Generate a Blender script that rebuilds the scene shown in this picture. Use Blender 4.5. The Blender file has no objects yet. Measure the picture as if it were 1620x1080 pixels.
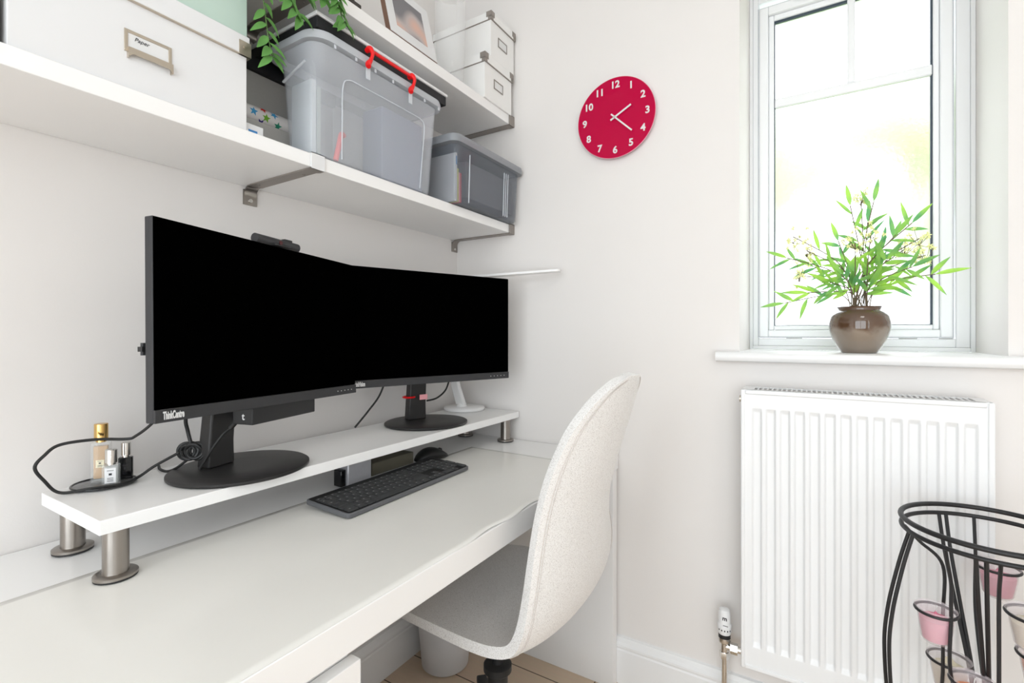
import bpy, bmesh, math, random
from mathutils import Vector, Matrix, noise
random.seed(7)
PI = math.pi
S = bpy.context.scene
COL = S.collection

# ------------------------------------------------------------------ camera
cam_d = bpy.data.cameras.new('camera'); cam = bpy.data.objects.new('camera', cam_d); COL.objects.link(cam)
cam_d.sensor_fit = 'HORIZONTAL'; cam_d.sensor_width = 36.0
cam_d.lens = 36.0 * 772.0 / 1620.0
cam_d.shift_y = -12.0 / 1620.0
cam_d.clip_start = 0.02
cam.location = (1.194, 0.0, 1.112)
cam.rotation_euler = (PI / 2, 0, math.radians(31.7))
S.camera = cam

# ------------------------------------------------------------------ exposure
S.view_settings.view_transform = 'Standard'
S.view_settings.look = 'None'
S.view_settings.gamma = 1.0
S.view_settings.use_curve_mapping = False
S.view_settings.exposure = -1.36
EXPO = S.view_settings

# ------------------------------------------------------------------ world: bright overcast sky
W = bpy.data.worlds.new('world'); S.world = W; W.use_nodes = True
nt = W.node_tree; nt.nodes.clear()
wo = nt.nodes.new('ShaderNodeOutputWorld'); bg = nt.nodes.new('ShaderNodeBackground')
bg.inputs['Color'].default_value = (0.90, 0.96, 1.0, 1); bg.inputs['Strength'].default_value = 11.0
nt.links.new(bg.outputs[0], wo.inputs[0])

def portal(loc, rot, sx, sy):
    l = bpy.data.lights.new('daylight_portal', 'AREA'); l.shape = 'RECTANGLE'; l.size = sx; l.size_y = sy
    l.cycles.is_portal = True
    o = bpy.data.objects.new('daylight_portal', l); COL.objects.link(o); o.location = loc; o.rotation_euler = rot
portal((1.29, 1.83, 1.65), (-PI/2, 0, 0), 0.6, 1.25)
portal((1.4, -1.66, 1.25), (PI/2, 0, 0), 2.3, 2.2)
portal((2.82, -0.90, 1.25), (0, PI/2, 0), 1.9, 0.4)

def added_lamp_light(loc, power, size):
    l = bpy.data.lights.new('added_lamp_glow', 'AREA'); l.shape = 'DISK'; l.size = size; l.energy = power
    l.color = (1.0, 0.965, 0.93)
    o = bpy.data.objects.new('added_lamp_glow', l); COL.objects.link(o); o.location = loc
    return o
added_lamp_light((1.55, 0.25, 2.385), 4.0, 0.42)  # unseen lamp added to brighten the room from above

# ------------------------------------------------------------------ materials
def srgb(r, g, b):
    f = lambda c: (c/255/12.92 if c/255 <= 0.04045 else ((c/255+0.055)/1.055)**2.4)
    return (f(r), f(g), f(b), 1)
MATS = {}
def mat(name, col, rough=0.5, metal=0.0, bump=0.0, bscale=200.0, var=0.0, vscale=6.0, trans=0.0, ior=1.45,
        emit=None, estr=0.0, spec=0.5, alpha_mix=0.0, sheen=0.0, coat=0.0):
    if name in MATS: return MATS[name]
    m = bpy.data.materials.new(name); m.use_nodes = True; t = m.node_tree
    p = t.nodes['Principled BSDF']; out = t.nodes['Material Output']
    p.inputs['Base Color'].default_value = col; p.inputs['Roughness'].default_value = rough
    p.inputs['Metallic'].default_value = metal; p.inputs['IOR'].default_value = ior
    p.inputs['Specular IOR Level'].default_value = spec
    p.inputs['Transmission Weight'].default_value = trans
    p.inputs['Sheen Weight'].default_value = sheen
    p.inputs['Coat Weight'].default_value = coat
    tc = t.nodes.new('ShaderNodeTexCoord')
    if emit:
        p.inputs['Emission Color'].default_value = emit; p.inputs['Emission Strength'].default_value = estr
    n = t.nodes.new('ShaderNodeTexNoise'); n.inputs['Scale'].default_value = vscale; n.inputs['Detail'].default_value = 4
    t.links.new(tc.outputs['Object'], n.inputs['Vector'])
    mx = t.nodes.new('ShaderNodeMix'); mx.data_type = 'RGBA'
    v = max(var, 0.01)
    mx.inputs[6].default_value = tuple(max(0, c*(1-v)) for c in col[:3]) + (1,)
    mx.inputs[7].default_value = tuple(min(1, c*(1+v)) for c in col[:3]) + (1,)
    t.links.new(n.outputs['Fac'], mx.inputs[0]); t.links.new(mx.outputs[2], p.inputs['Base Color'])
    if bump > 0:
        b = t.nodes.new('ShaderNodeBump'); b.inputs['Strength'].default_value = bump; b.inputs['Distance'].default_value = 0.002
        n2 = t.nodes.new('ShaderNodeTexNoise'); n2.inputs['Scale'].default_value = bscale; n2.inputs['Detail'].default_value = 3
        t.links.new(tc.outputs['Object'], n2.inputs['Vector']); t.links.new(n2.outputs['Fac'], b.inputs['Height'])
        t.links.new(b.outputs['Normal'], p.inputs['Normal'])
    if alpha_mix > 0:
        tr = t.nodes.new('ShaderNodeBsdfTransparent'); ms = t.nodes.new('ShaderNodeMixShader')
        ms.inputs[0].default_value = alpha_mix
        t.links.new(p.outputs[0], ms.inputs[1]); t.links.new(tr.outputs[0], ms.inputs[2]); t.links.new(ms.outputs[0], out.inputs[0])
    MATS[name] = m
    return m

M_wall = mat('painted_wall', srgb(234, 230, 227), 0.75, bump=0.06, bscale=300, var=0.006)
M_ceil = mat('painted_ceiling', srgb(240, 239, 237), 0.8)
M_trim = mat('white_gloss_trim', srgb(240, 240, 240), 0.35)
M_upvc = mat('white_upvc', srgb(243, 244, 246), 0.25)
M_seal = mat('grey_glazing_seal', srgb(60, 72, 84), 0.5)
M_desk = mat('white_foil_desk', srgb(244, 243, 242), 0.28, var=0.004)
M_deskmat = mat('desk_protector', srgb(238, 236, 231), 0.22, bump=0.25, bscale=7, var=0.03, vscale=3)
M_shelf = mat('white_shelf_foil', srgb(243, 242, 241), 0.4, var=0.004)
M_steel = mat('brushed_steel', srgb(158, 152, 146), 0.28, metal=1.0, bump=0.05, bscale=90)
M_brkt = mat('grey_bracket_metal', srgb(152, 145, 139), 0.45, metal=0.5)
M_chrome = mat('chrome', srgb(220, 218, 214), 0.12, metal=1.0)
M_nickel = mat('warm_nickel', srgb(200, 190, 176), 0.3, metal=1.0)
M_blk = mat('black_plastic', srgb(36, 36, 37), 0.5, bump=0.15, bscale=600)
M_blk2 = mat('charcoal_bezel', srgb(48, 48, 50), 0.55, bump=0.1, bscale=500)
M_screen = mat('screen_off', (0.0004, 0.0004, 0.0004, 1), 0.6, spec=0.0)
M_stand = mat('black_stand', srgb(40, 39, 39), 0.42, bump=0.2, bscale=900)
M_cable = mat('black_cable', srgb(30, 30, 30), 0.5)
M_key = mat('graphite_key', srgb(56, 57, 58), 0.45)
M_kbody = mat('graphite_keyboard_body', srgb(96, 97, 100), 0.4)
M_white = mat('white_plastic', srgb(238, 238, 238), 0.3)
M_print = mat('white_print', srgb(225, 225, 225), 0.6)
M_card = mat('white_card', srgb(226, 226, 227), 0.6, var=0.01)
M_card2 = mat('bright_white_card', srgb(240, 239, 237), 0.6, var=0.01)
M_ink = mat('dark_ink', srgb(50, 50, 55), 0.7)
M_green_box = mat('pale_green_card', srgb(188, 209, 198), 0.6, var=0.03, vscale=12)
M_beige = mat('beige_card', srgb(214, 208, 196), 0.7)
M_greycard = mat('grey_card', srgb(186, 184, 180), 0.75, var=0.03, bump=0.2, bscale=120)
M_darkcard = mat('black_card', srgb(27, 28, 31), 0.6, bump=0.2, bscale=200)
M_red = mat('red_plastic', srgb(228, 22, 26), 0.3)
M_frost = mat('frosted_clear_plastic', srgb(234, 238, 245), 0.18, alpha_mix=0.78, bump=0.05, bscale=30)
M_frostlid = mat('frosted_lid_plastic', srgb(222, 226, 232), 0.25, alpha_mix=0.40)
M_frostclear = mat('clear_panel_plastic', srgb(190, 196, 208), 0.06, alpha_mix=0.40)
M_content = mat('blue_grey_contents', srgb(118, 124, 146), 0.6, bump=0.3, bscale=60, var=0.12)
M_smoke = mat('smoke_grey_plastic', srgb(140, 146, 156), 0.15, alpha_mix=0.74)
M_smokelid = mat('grey_lid_plastic', srgb(142, 145, 150), 0.3)
M_clock = mat('crimson_glass', srgb(188, 2, 62), 0.08, var=0.05, spec=0.18)
M_clkedge = mat('clock_rim_glass', srgb(235, 160, 180), 0.1)
M_radi = mat('white_radiator_enamel', srgb(240, 241, 242), 0.28)
M_dark = mat('dark_gap', srgb(70, 68, 66), 0.8)
M_iron = mat('black_iron', srgb(34, 34, 36), 0.45, bump=0.1, bscale=300)
M_frame = mat('brown_frame_wood', srgb(112, 82, 66), 0.5, var=0.2)
M_pot = None
M_leaf = mat('trailing_leaf_green', srgb(84, 136, 62), 0.5, var=0.35, vscale=30)
M_vine = mat('vine_stem', srgb(80, 110, 56), 0.6)
M_gold = mat('polished_gold', srgb(224, 186, 118), 0.14, metal=1.0)
M_perf = mat('amber_scent', srgb(226, 180, 120), 0.05, alpha_mix=0.35)
M_cleargl = mat('thick_clear_glass', srgb(235, 240, 240), 0.03, alpha_mix=0.80)
M_blkglass = mat('black_glass', srgb(18, 18, 20), 0.08)
M_trayglass = mat('dark_tray_glass', srgb(96, 96, 98), 0.12)
M_bucket = mat('pale_grey_bin', srgb(226, 226, 228), 0.5)
M_pink = mat('pink_wax', srgb(232, 130, 158), 0.5)
M_cream = mat('cream_wax', srgb(240, 232, 204), 0.5)
M_orange = mat('orange_wax', srgb(245, 160, 115), 0.5)
M_cupgl = mat('frosted_cup_glass', srgb(240, 230, 234), 0.2, alpha_mix=0.72)
M_yellow = mat('yellow_paper', srgb(226, 226, 120), 0.7)
M_pinkp = mat('pink_paper', srgb(244, 170, 176), 0.7)
M_lead = mat('green_paper', srgb(72, 150, 110), 0.6)
M_blue = mat('blue_print', srgb(70, 140, 200), 0.6)
M_star = {c: mat('star_' + c, v, 0.5) for c, v in dict(green=srgb(120, 180, 50), red=srgb(214, 40, 30), blue=srgb(70, 160, 210), teal=srgb(50, 150, 120), navy=srgb(60, 50, 130)).items()}
M_lampmetal = mat('white_lamp_enamel', srgb(242, 241, 240), 0.25)
M_bark = mat('bark', srgb(90, 80, 66), 0.9)
M_bush = mat('garden_foliage', srgb(182, 194, 146), 0.8, var=0.2, vscale=5)
M_lawn = mat('lawn', srgb(130, 150, 100), 0.9, var=0.2)
M_lampglow = mat('added_lamp_diffuser', srgb(250, 248, 244), 0.5, emit=(1, .97, .93, 1), estr=3.0)  # glowing face of the added ceiling lamp

# chair fabric: speckled weave
def fabric():
    m = mat('speckled_wool_fabric', srgb(232, 229, 225), 0.9, sheen=0.3)
    t = m.node_tree; p = t.nodes['Principled BSDF']; tc = t.nodes.new('ShaderNodeTexCoord')
    n = t.nodes.new('ShaderNodeTexNoise'); n.inputs['Scale'].default_value = 650; n.inputs['Detail'].default_value = 2
    r = t.nodes.new('ShaderNodeValToRGB')
    r.color_ramp.elements[0].position = 0.33; r.color_ramp.elements[0].color = srgb(196, 191, 187)
    r.color_ramp.elements[1].position = 0.50; r.color_ramp.elements[1].color = srgb(237, 235, 233)
    t.links.new(tc.outputs['Object'], n.inputs['Vector']); t.links.new(n.outputs['Fac'], r.inputs[0]); t.links.new(r.outputs[0], p.inputs['Base Color'])
    b = t.nodes.new('ShaderNodeBump'); b.inputs['Strength'].default_value = 0.5; b.inputs['Distance'].default_value = 0.001
    t.links.new(n.outputs['Fac'], b.inputs['Height']); t.links.new(b.outputs['Normal'], p.inputs['Normal'])
    return m
M_fabric = fabric()

def floor_mat():
    m = mat('oak_plank_floor', srgb(160, 134, 108), 0.45)
    t = m.node_tree; p = t.nodes['Principled BSDF']; tc = t.nodes.new('ShaderNodeTexCoord')
    br = t.nodes.new('ShaderNodeTexBrick'); br.inputs['Scale'].default_value = 1.0
    br.inputs['Brick Width'].default_value = 1.2; br.inputs['Row Height'].default_value = 0.14; br.inputs['Mortar Size'].default_value = 0.002
    br.inputs['Color1'].default_value = srgb(226, 203, 178); br.inputs['Color2'].default_value = srgb(214, 191, 166); br.inputs['Mortar'].default_value = srgb(90, 72, 56)
    mp = t.nodes.new('ShaderNodeMapping'); mp.inputs['Scale'].default_value = (3, 40, 1)
    n = t.nodes.new('ShaderNodeTexNoise'); n.inputs['Scale'].default_value = 3; n.inputs['Detail'].default_value = 6
    mx = t.nodes.new('ShaderNodeMix'); mx.data_type = 'RGBA'; mx.blend_type = 'MULTIPLY'; mx.inputs[0].default_value = 0.12
    t.links.new(tc.outputs['Object'], br.inputs['Vector']); t.links.new(tc.outputs['Object'], mp.inputs[0]); t.links.new(mp.outputs[0], n.inputs['Vector'])
    t.links.new(br.outputs['Color'], mx.inputs[6]); t.links.new(n.outputs['Color'], mx.inputs[7]); t.links.new(mx.outputs[2], p.inputs['Base Color'])
    return m
M_floor = floor_mat()

def pot_mat():
    m = mat('glazed_stoneware', srgb(120, 96, 78), 0.04, coat=1.0)
    t = m.node_tree; p = t.nodes['Principled BSDF']; tc = t.nodes.new('ShaderNodeTexCoord')
    sp = t.nodes.new('ShaderNodeSeparateXYZ'); n = t.nodes.new('ShaderNodeTexNoise'); n.inputs['Scale'].default_value = 22; n.inputs['Detail'].default_value = 4
    ad = t.nodes.new('ShaderNodeMath'); ad.operation = 'MULTIPLY_ADD'; ad.inputs[1].default_value = 0.05
    r = t.nodes.new('ShaderNodeValToRGB')
    e = r.color_ramp.elements
    e[0].position = 0.0; e[0].color = srgb(128, 116, 104); e[1].position = 0.15; e[1].color = srgb(84, 62, 46)
    x = e.new(0.080); x.color = srgb(136, 122, 108); x = e.new(0.092); x.color = srgb(92, 68, 50)
    t.links.new(tc.outputs['Object'], sp.inputs[0]); t.links.new(tc.outputs['Object'], n.inputs['Vector'])
    t.links.new(n.outputs['Fac'], ad.inputs[0]); t.links.new(sp.outputs['Z'], ad.inputs[2]); t.links.new(ad.outputs[0], r.inputs[0]); t.links.new(r.outputs[0], p.inputs['Base Color'])
    return m
M_pot = pot_mat()

def bamboo_mat():
    m = mat('bamboo_leaf', srgb(116, 176, 72), 0.5)
    t = m.node_tree; p = t.nodes['Principled BSDF']; out = t.nodes['Material Output']; tc = t.nodes.new('ShaderNodeTexCoord')
    n = t.nodes.new('ShaderNodeTexNoise'); n.inputs['Scale'].default_value = 14
    r = t.nodes.new('ShaderNodeValToRGB'); r.color_ramp.elements[0].position = 0.38; r.color_ramp.elements[0].color = srgb(104, 168, 108)
    r.color_ramp.elements[1].position = 0.62; r.color_ramp.elements[1].color = srgb(172, 220, 92)
    t.links.new(tc.outputs['Object'], n.inputs['Vector']); t.links.new(n.outputs['Fac'], r.inputs[0]); t.links.new(r.outputs[0], p.inputs['Base Color'])
    tl = t.nodes.new('ShaderNodeBsdfTranslucent'); t.links.new(r.outputs[0], tl.inputs['Color'])
    ms = t.nodes.new('ShaderNodeMixShader'); ms.inputs[0].default_value = 0.45
    t.links.new(p.outputs[0], ms.inputs[1]); t.links.new(tl.outputs[0], ms.inputs[2]); t.links.new(ms.outputs[0], out.inputs[0])
    return m
M_bamboo = bamboo_mat()
M_flower = mat('pale_yellow_blossom', srgb(238, 240, 170), 0.6)
M_bstem = mat('brown_stem', srgb(110, 96, 76), 0.7)

def glass_mat():
    m = bpy.data.materials.new('obscured_window_glass'); m.use_nodes = True; t = m.node_tree; t.nodes.clear()
    out = t.nodes.new('ShaderNodeOutputMaterial'); tr = t.nodes.new('ShaderNodeBsdfTransparent'); rf = t.nodes.new('ShaderNodeBsdfRefraction')
    rf.inputs['IOR'].default_value = 1.15; rf.inputs['Roughness'].default_value = 0.42
    tc = t.nodes.new('ShaderNodeTexCoord'); n = t.nodes.new('ShaderNodeTexNoise'); n.inputs['Scale'].default_value = 90; n.inputs['Detail'].default_value = 2
    b = t.nodes.new('ShaderNodeBump'); b.inputs['Strength'].default_value = 0.5; b.inputs['Distance'].default_value = 0.003
    t.links.new(tc.outputs['Object'], n.inputs['Vector']); t.links.new(n.outputs['Fac'], b.inputs['Height']); t.links.new(b.outputs['Normal'], rf.inputs['Normal'])
    gl = t.nodes.new('ShaderNodeBsdfGlossy'); gl.inputs['Roughness'].default_value = 0.1
    m1 = t.nodes.new('ShaderNodeMixShader'); m1.inputs[0].default_value = 0.88
    m2 = t.nodes.new('ShaderNodeMixShader'); m2.inputs[0].default_value = 0.04
    t.links.new(tr.outputs[0], m1.inputs[1]); t.links.new(rf.outputs[0], m1.inputs[2]); t.links.new(m1.outputs[0], m2.inputs[1]); t.links.new(gl.outputs[0], m2.inputs[2])
    t.links.new(m2.outputs[0], out.inputs[0])
    return m
M_glass = glass_mat()

def photo_mat():
    m = mat('family_photo_print', srgb(150, 140, 135), 0.4)
    t = m.node_tree; p = t.nodes['Principled BSDF']; tc = t.nodes.new('ShaderNodeTexCoord')
    n = t.nodes.new('ShaderNodeTexNoise'); n.inputs['Scale'].default_value = 11; n.inputs['Detail'].default_value = 0
    r = t.nodes.new('ShaderNodeValToRGB'); e = r.color_ramp.elements
    e[0].position = 0.35; e[0].color = srgb(120, 118, 122); e[1].position = 0.68; e[1].color = srgb(226, 178, 156)
    x = e.new(0.5); x.color = srgb(190, 178, 176)
    t.links.new(tc.outputs['Object'], n.inputs['Vector']); t.links.new(n.outputs['Fac'], r.inputs[0]); t.links.new(r.outputs[0], p.inputs['Base Color'])
    return m
M_photo = photo_mat()

# ------------------------------------------------------------------ mesh helpers
def NB(): return bmesh.new()
def box(bm, x0, x1, y0, y1, z0, z1, M=None):
    vs = [bm.verts.new((x, y, z)) for x in (x0, x1) for y in (y0, y1) for z in (z0, z1)]
    for f in ((0,1,3,2),(4,6,7,5),(0,4,5,1),(2,3,7,6),(0,2,6,4),(1,5,7,3)): bm.faces.new([vs[i] for i in f])
    if M is not None: bmesh.ops.transform(bm, matrix=M, verts=vs)
    return vs
def frame_of(d):
    d = Vector(d).normalized(); a = Vector((0,0,1)) if abs(d.z) < 0.9 else Vector((1,0,0))
    u = d.cross(a).normalized(); return u, d.cross(u).normalized()
def loft(bm, rings, cap=True, closed=False):
    n = len(rings[0]); R = [[bm.verts.new(p) for p in r] for r in rings]
    m = len(R)
    for i in range(m if closed else m-1):
        a, b = R[i], R[(i+1) % m]
        for k in range(n): bm.faces.new((a[k], a[(k+1) % n], b[(k+1) % n], b[k]))
    if cap and not closed:
        bm.faces.new(list(reversed(R[0]))); bm.faces.new(R[-1])
def cyl(bm, p0, p1, r0, r1=None, n=24):
    r1 = r0 if r1 is None else r1; p0 = Vector(p0); p1 = Vector(p1); u, v = frame_of(p1-p0)
    loft(bm, [[p + (u*math.cos(2*PI*k/n)+v*math.sin(2*PI*k/n))*r for k in range(n)] for p, r in ((p0,r0),(p1,r1))])
def lathe(bm, c, prof, n=40, cap=True, sx=1.0, sy=1.0, rot=0.0):
    c = Vector(c); cr, sr = math.cos(rot), math.sin(rot)
    rings = []
    for r, z in prof:
        ring = []
        for k in range(n):
            a = 2*PI*k/n; x = r*sx*math.cos(a); y = r*sy*math.sin(a)
            ring.append(c+Vector((x*cr-y*sr, x*sr+y*cr, z)))
        rings.append(ring)
    loft(bm, rings, cap)
def spline(pts, k=8, closed=False):
    P = [Vector(p) for p in pts]; n = len(P); out = []
    for i in range(n if closed else n-1):
        if closed: a, b, c, d = P[(i-1) % n], P[i], P[(i+1) % n], P[(i+2) % n]
        else: a, b, c, d = P[max(i-1,0)], P[i], P[i+1], P[min(i+2,n-1)]
        for j in range(k):
            t = j/k
            out.append(0.5*((2*b)+(c-a)*t+(2*a-5*b+4*c-d)*t*t+(3*b-a-3*c+d)*t*t*t))
    if not closed: out.append(P[-1])
    return out
def tube(bm, pts, r, n=10, k=8, closed=False, raw=False):
    P = [Vector(p) for p in pts] if raw else spline(pts, k, closed)
    m = len(P); u = None; rings = []
    for i, p in enumerate(P):
        d = (P[(i+1) % m]-P[(i-1) % m]) if closed else (P[min(i+1,m-1)]-P[max(i-1,0)])
        d.normalize()
        if u is None: u, _ = frame_of(d)
        u = (u-d*u.dot(d)).normalized(); v = d.cross(u)
        rr = r(i/(m-1)) if callable(r) else r
        rings.append([p+(u*math.cos(2*PI*q/n)+v*math.sin(2*PI*q/n))*rr for q in range(n)])
    loft(bm, rings, True, closed)
def ringtube(bm, c, R, r, normal=(0,0,1), n=48, m=10, sx=1.0):
    u, v = frame_of(normal); c = Vector(c)
    tube(bm, [c+u*math.cos(2*PI*k/n)*R*sx+v*math.sin(2*PI*k/n)*R for k in range(n)], r, m, closed=True, raw=True)
def prism(bm, poly, M, d):
    a = [bm.verts.new(M @ Vector((x, y, 0))) for x, y in poly]; b = [bm.verts.new(M @ Vector((x, y, d))) for x, y in poly]
    n = len(poly); bm.faces.new(list(reversed(a))); bm.faces.new(b)
    for i in range(n): bm.faces.new((a[i], a[(i+1) % n], b[(i+1) % n], b[i]))
def rrect(w, h, r, n=6):
    pts = []
    for cx, cy, a0 in ((w/2-r,h/2-r,0),(-w/2+r,h/2-r,PI/2),(-w/2+r,-h/2+r,PI),(w/2-r,-h/2+r,1.5*PI)):
        for i in range(n+1):
            a = a0+PI/2*i/n; pts.append((cx+r*math.cos(a), cy+r*math.sin(a)))
    return pts
def frame_M(o, X, Y):
    X = Vector(X).normalized(); Y = Vector(Y).normalized(); Z = X.cross(Y)
    return Matrix(((X.x,Y.x,Z.x,o[0]),(X.y,Y.y,Z.y,o[1]),(X.z,Y.z,Z.z,o[2]),(0,0,0,1)))
def text(bm, s, size, M, ext=0.0006, sx=1.0, bold=0.0, align='CENTER', shear=0.0):
    c = bpy.data.curves.new('t', 'FONT'); c.body = s; c.size = size; c.extrude = ext; c.offset = bold; c.align_x = align; c.align_y = 'CENTER'
    c.shear = shear; c.resolution_u = 4
    o = bpy.data.objects.new('t', c); COL.objects.link(o); dg = bpy.context.evaluated_depsgraph_get()
    me = bpy.data.meshes.new_from_object(o.evaluated_get(dg)); bpy.data.objects.remove(o)
    n0 = len(bm.verts); bm.from_mesh(me); bm.verts.ensure_lookup_table()
    vs = bm.verts[n0:]; bmesh.ops.transform(bm, matrix=M @ Matrix.Diagonal((sx,1,1,1)), verts=vs)

def obj(name, bm, m, parent=None, bevel=0.0, seg=2, sharp=35, local=False, label=None, kind=None, subsurf=0, recalc=True):
    if recalc: bmesh.ops.recalc_face_normals(bm, faces=bm.faces)
    if parent is not None and not local:
        off = Vector(parent.get('_o', (0,0,0)))
        bmesh.ops.translate(bm, vec=-off, verts=bm.verts)
    for f in bm.faces: f.smooth = True
    for e in bm.edges:
        if len(e.link_faces) == 2 and e.calc_face_angle(0) > math.radians(sharp): e.smooth = False
    me = bpy.data.meshes.new(name); bm.to_mesh(me); bm.free()
    me.materials.append(m)
    o = bpy.data.objects.new(name, me); COL.objects.link(o)
    if parent is not None:
        o.parent = parent
        if '_o' in parent: o['_o'] = parent['_o']
    if bevel > 0:
        b = o.modifiers.new('bevel', 'BEVEL'); b.width = bevel; b.segments = seg; b.limit_method = 'ANGLE'; b.angle_limit = math.radians(40)
    if subsurf:
        s = o.modifiers.new('sub', 'SUBSURF'); s.levels = subsurf; s.render_levels = subsurf
    if label: o['label'] = label
    if kind: o['kind'] = kind
    return o
def thing(name, label, cat, loc=(0,0,0), rotz=0.0, group=None):
    o = bpy.data.objects.new(name, None); COL.objects.link(o); o.empty_display_size = 0.05
    o.location = loc; o.rotation_euler = (0,0,rotz); o['label'] = label; o['category'] = cat; o['_o'] = tuple(loc)
    if group: o['group'] = group
    return o
def tag(o, label, cat, group=None):
    o['label'] = label; o['category'] = cat
    if group: o['group'] = group
    return o
def struct(name, bm, m, **k): return obj(name, bm, m, kind='structure', **k)
def simple(name, bm, m, label, cat, loc=None, **k):
    return tag(obj(name, bm, m, **k), label, cat)

# ------------------------------------------------------------------ room shell
WY = 1.52            # face of the window wall
RX, RY = 2.75, -1.6  # right wall, wall behind the camera
H = 2.45
OX0, OX1, OZ0, OZ1 = 1.015, 1.567, 1.034, 2.26
bm = NB(); box(bm, -0.1, RX+.1, RY-.1, WY+.3, -0.1, 0); struct('floor', bm, M_floor)
bm = NB(); box(bm, -0.1, RX+.1, RY-.1, WY+.3, H, H+.1); struct('ceiling', bm, M_ceil)
bm = NB(); box(bm, -0.1, 0, RY-.1, WY+.3, 0, H); struct('wall_left', bm, M_wall)
bm = NB(); box(bm, RX, RX+.1, RY-.1, -1.1, 0, H); box(bm, RX, RX+.1, -.7, WY+.3, 0, H); box(bm, RX, RX+.1, -1.1, -.7, 0, .3); box(bm, RX, RX+.1, -1.1, -.7, 2.2, H)
struct('wall_right', bm, M_wall, sharp=20)
bm = NB()
box(bm, 0, OX0, WY, WY+.3, 0, H); box(bm, OX1, RX, WY, WY+.3, 0, H)
box(bm, OX0, OX1, WY, WY+.3, 0, OZ0); box(bm, OX0, OX1, WY, WY+.3, OZ1, H)
struct('wall_back', bm, M_wall, sharp=20)
bm = NB()
box(bm, 0, .25, RY-.1, RY, 0, H); box(bm, 2.55, RX, RY-.1, RY, 0, H); box(bm, .25, 2.55, RY-.1, RY, 0, .15); box(bm, .25, 2.55, RY-.1, RY, 2.35, H)
struct('wall_front', bm, M_wall, sharp=20)
# window behind the camera
w2 = bpy.data.objects.new('window_2', None); COL.objects.link(w2); w2.location = (1.35, RY, .2); w2['kind'] = 'structure'; w2['_o'] = (1.35, RY, .2)
bm = NB()
for x0, x1 in ((.25,.31),(1.37,1.43),(2.49,2.55)): box(bm, x0, x1, RY-.08, RY-.02, .15, 2.35)
for x0, x1 in ((.31,1.37),(1.43,2.49)):
    for z0, z1 in ((.15,.21),(2.29,2.35)): box(bm, x0, x1, RY-.08, RY-.02, z0, z1)
obj('window_frame', bm, M_upvc, w2)

w3 = bpy.data.objects.new('added_window', None); COL.objects.link(w3); w3.location = (RX, -.9, .3); w3['kind'] = 'structure'; w3['_o'] = (RX, -.9, .3)  # unseen opening added so sky light reaches the left wall under the shelves
bm = NB()
for y0, y1 in ((-1.1,-1.05),(-.75,-.70)): box(bm, RX+.02, RX+.08, y0, y1, .3, 2.2)
for y0, y1 in ((-1.05,-.75),):
    for z0, z1 in ((.3,.36),(2.14,2.2)): box(bm, RX+.02, RX+.08, y0, y1, z0, z1)
obj('window_frame', bm, M_upvc, w3)

def skirting(name, poly_pts, M, d):
    bm = NB(); prism(bm, poly_pts, M, d); struct(name, bm, M_trim, sharp=15)
SK = [(0,0),(.018,0),(.018,.105),(.016,.109),(.016,.112),(.018,.116),(.018,.122),(.012,.130),(.008,.142),(0,.145)]
# back: profile x -> -Y, y -> Z, extruded along X
skirting('baseboard_back', SK, frame_M((0.02, WY, 0), (0,-1,0), (0,0,1)) @ Matrix.Scale(-1, 4, (0,0,1)) , RX-.02)
skirting('baseboard_left', SK, frame_M((0, WY-.02, 0), (1,0,0), (0,0,1)), WY-.02-RY)

# ------------------------------------------------------------------ window
win = bpy.data.objects.new('window_1', None); COL.objects.link(win); win.location = (1.29, 1.80, OZ0); win['kind'] = 'structure'; win['_o'] = (1.29, 1.80, OZ0)
FY = 1.775
def rect_frame(bm, x0, x1, z0, z1, wl, wr, wb, wt, y0, y1):
    box(bm, x0, x0+wl, y0, y1, z0, z1); box(bm, x1-wr, x1, y0, y1, z0, z1)
    box(bm, x0+wl, x1-wr, y0, y1, z0, z0+wb); box(bm, x0+wl, x1-wr, y0, y1, z1-wt, z1)
bm = NB(); rect_frame(bm, OX0, OX1, 1.062, OZ1, .010, .010, .012, .04, FY, FY+.045)
rect_frame(bm, OX0+.010, OX1-.010, 1.074, OZ1-.04, .016, .030, .024, .03, FY+.006, FY+.045)
obj('window_frame', bm, M_upvc, win, bevel=.002)
SX0, SX1, SZ0, SZ1 = 1.044, 1.520, 1.102, 2.168
bm = NB(); rect_frame(bm, SX0-.003, SX1+.003, SZ0-.003, SZ1+.003, .006, .006, .006, .006, FY+.004, FY+.02)
obj('window_gasket', bm, mat('pale_grey_gasket', srgb(205,208,213), .6), win)
sash = NB(); rect_frame(sash, SX0, SX1, SZ0, SZ1, .026, .026, .022, .026, FY, FY+.05)
rect_frame(sash, SX0+.026, SX1-.026, SZ0+.022, SZ1-.026, .016, .014, .014, .018, FY+.012, FY+.05)
sash = obj('window_sash', sash, M_upvc, win, bevel=.003)
GX0, GX1, GZ0, GZ1 = 1.088, 1.478, 1.138, 2.124
bm = NB(); rect_frame(bm, GX0-.002, GX1+.002, GZ0, GZ1, .003, .005, .002, .007, FY+.018, FY+.026)
obj('glazing_seal', bm, M_seal, win)
bm = NB(); box(bm, GX0-.004, GX1+.004, FY+.028, FY+.034, GZ0-.004, GZ1+.004); obj('window_pane', bm, M_glass, win)
bm = NB(); box(bm, GX0, GX1, FY+.010, FY+.026, 1.840, 1.870); box(bm, 1.281, 1.301, FY+.010, FY+.026, 1.869, GZ1)
obj('glazing_bar', bm, M_upvc, win, bevel=.004)
bm = NB(); box(bm, 1.14, 1.17, FY-.012, FY+.002, SZ1-.004, SZ1+.012); box(bm, 1.146, 1.164, FY-.02, FY-.01, SZ1-.012, SZ1+.012)
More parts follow.
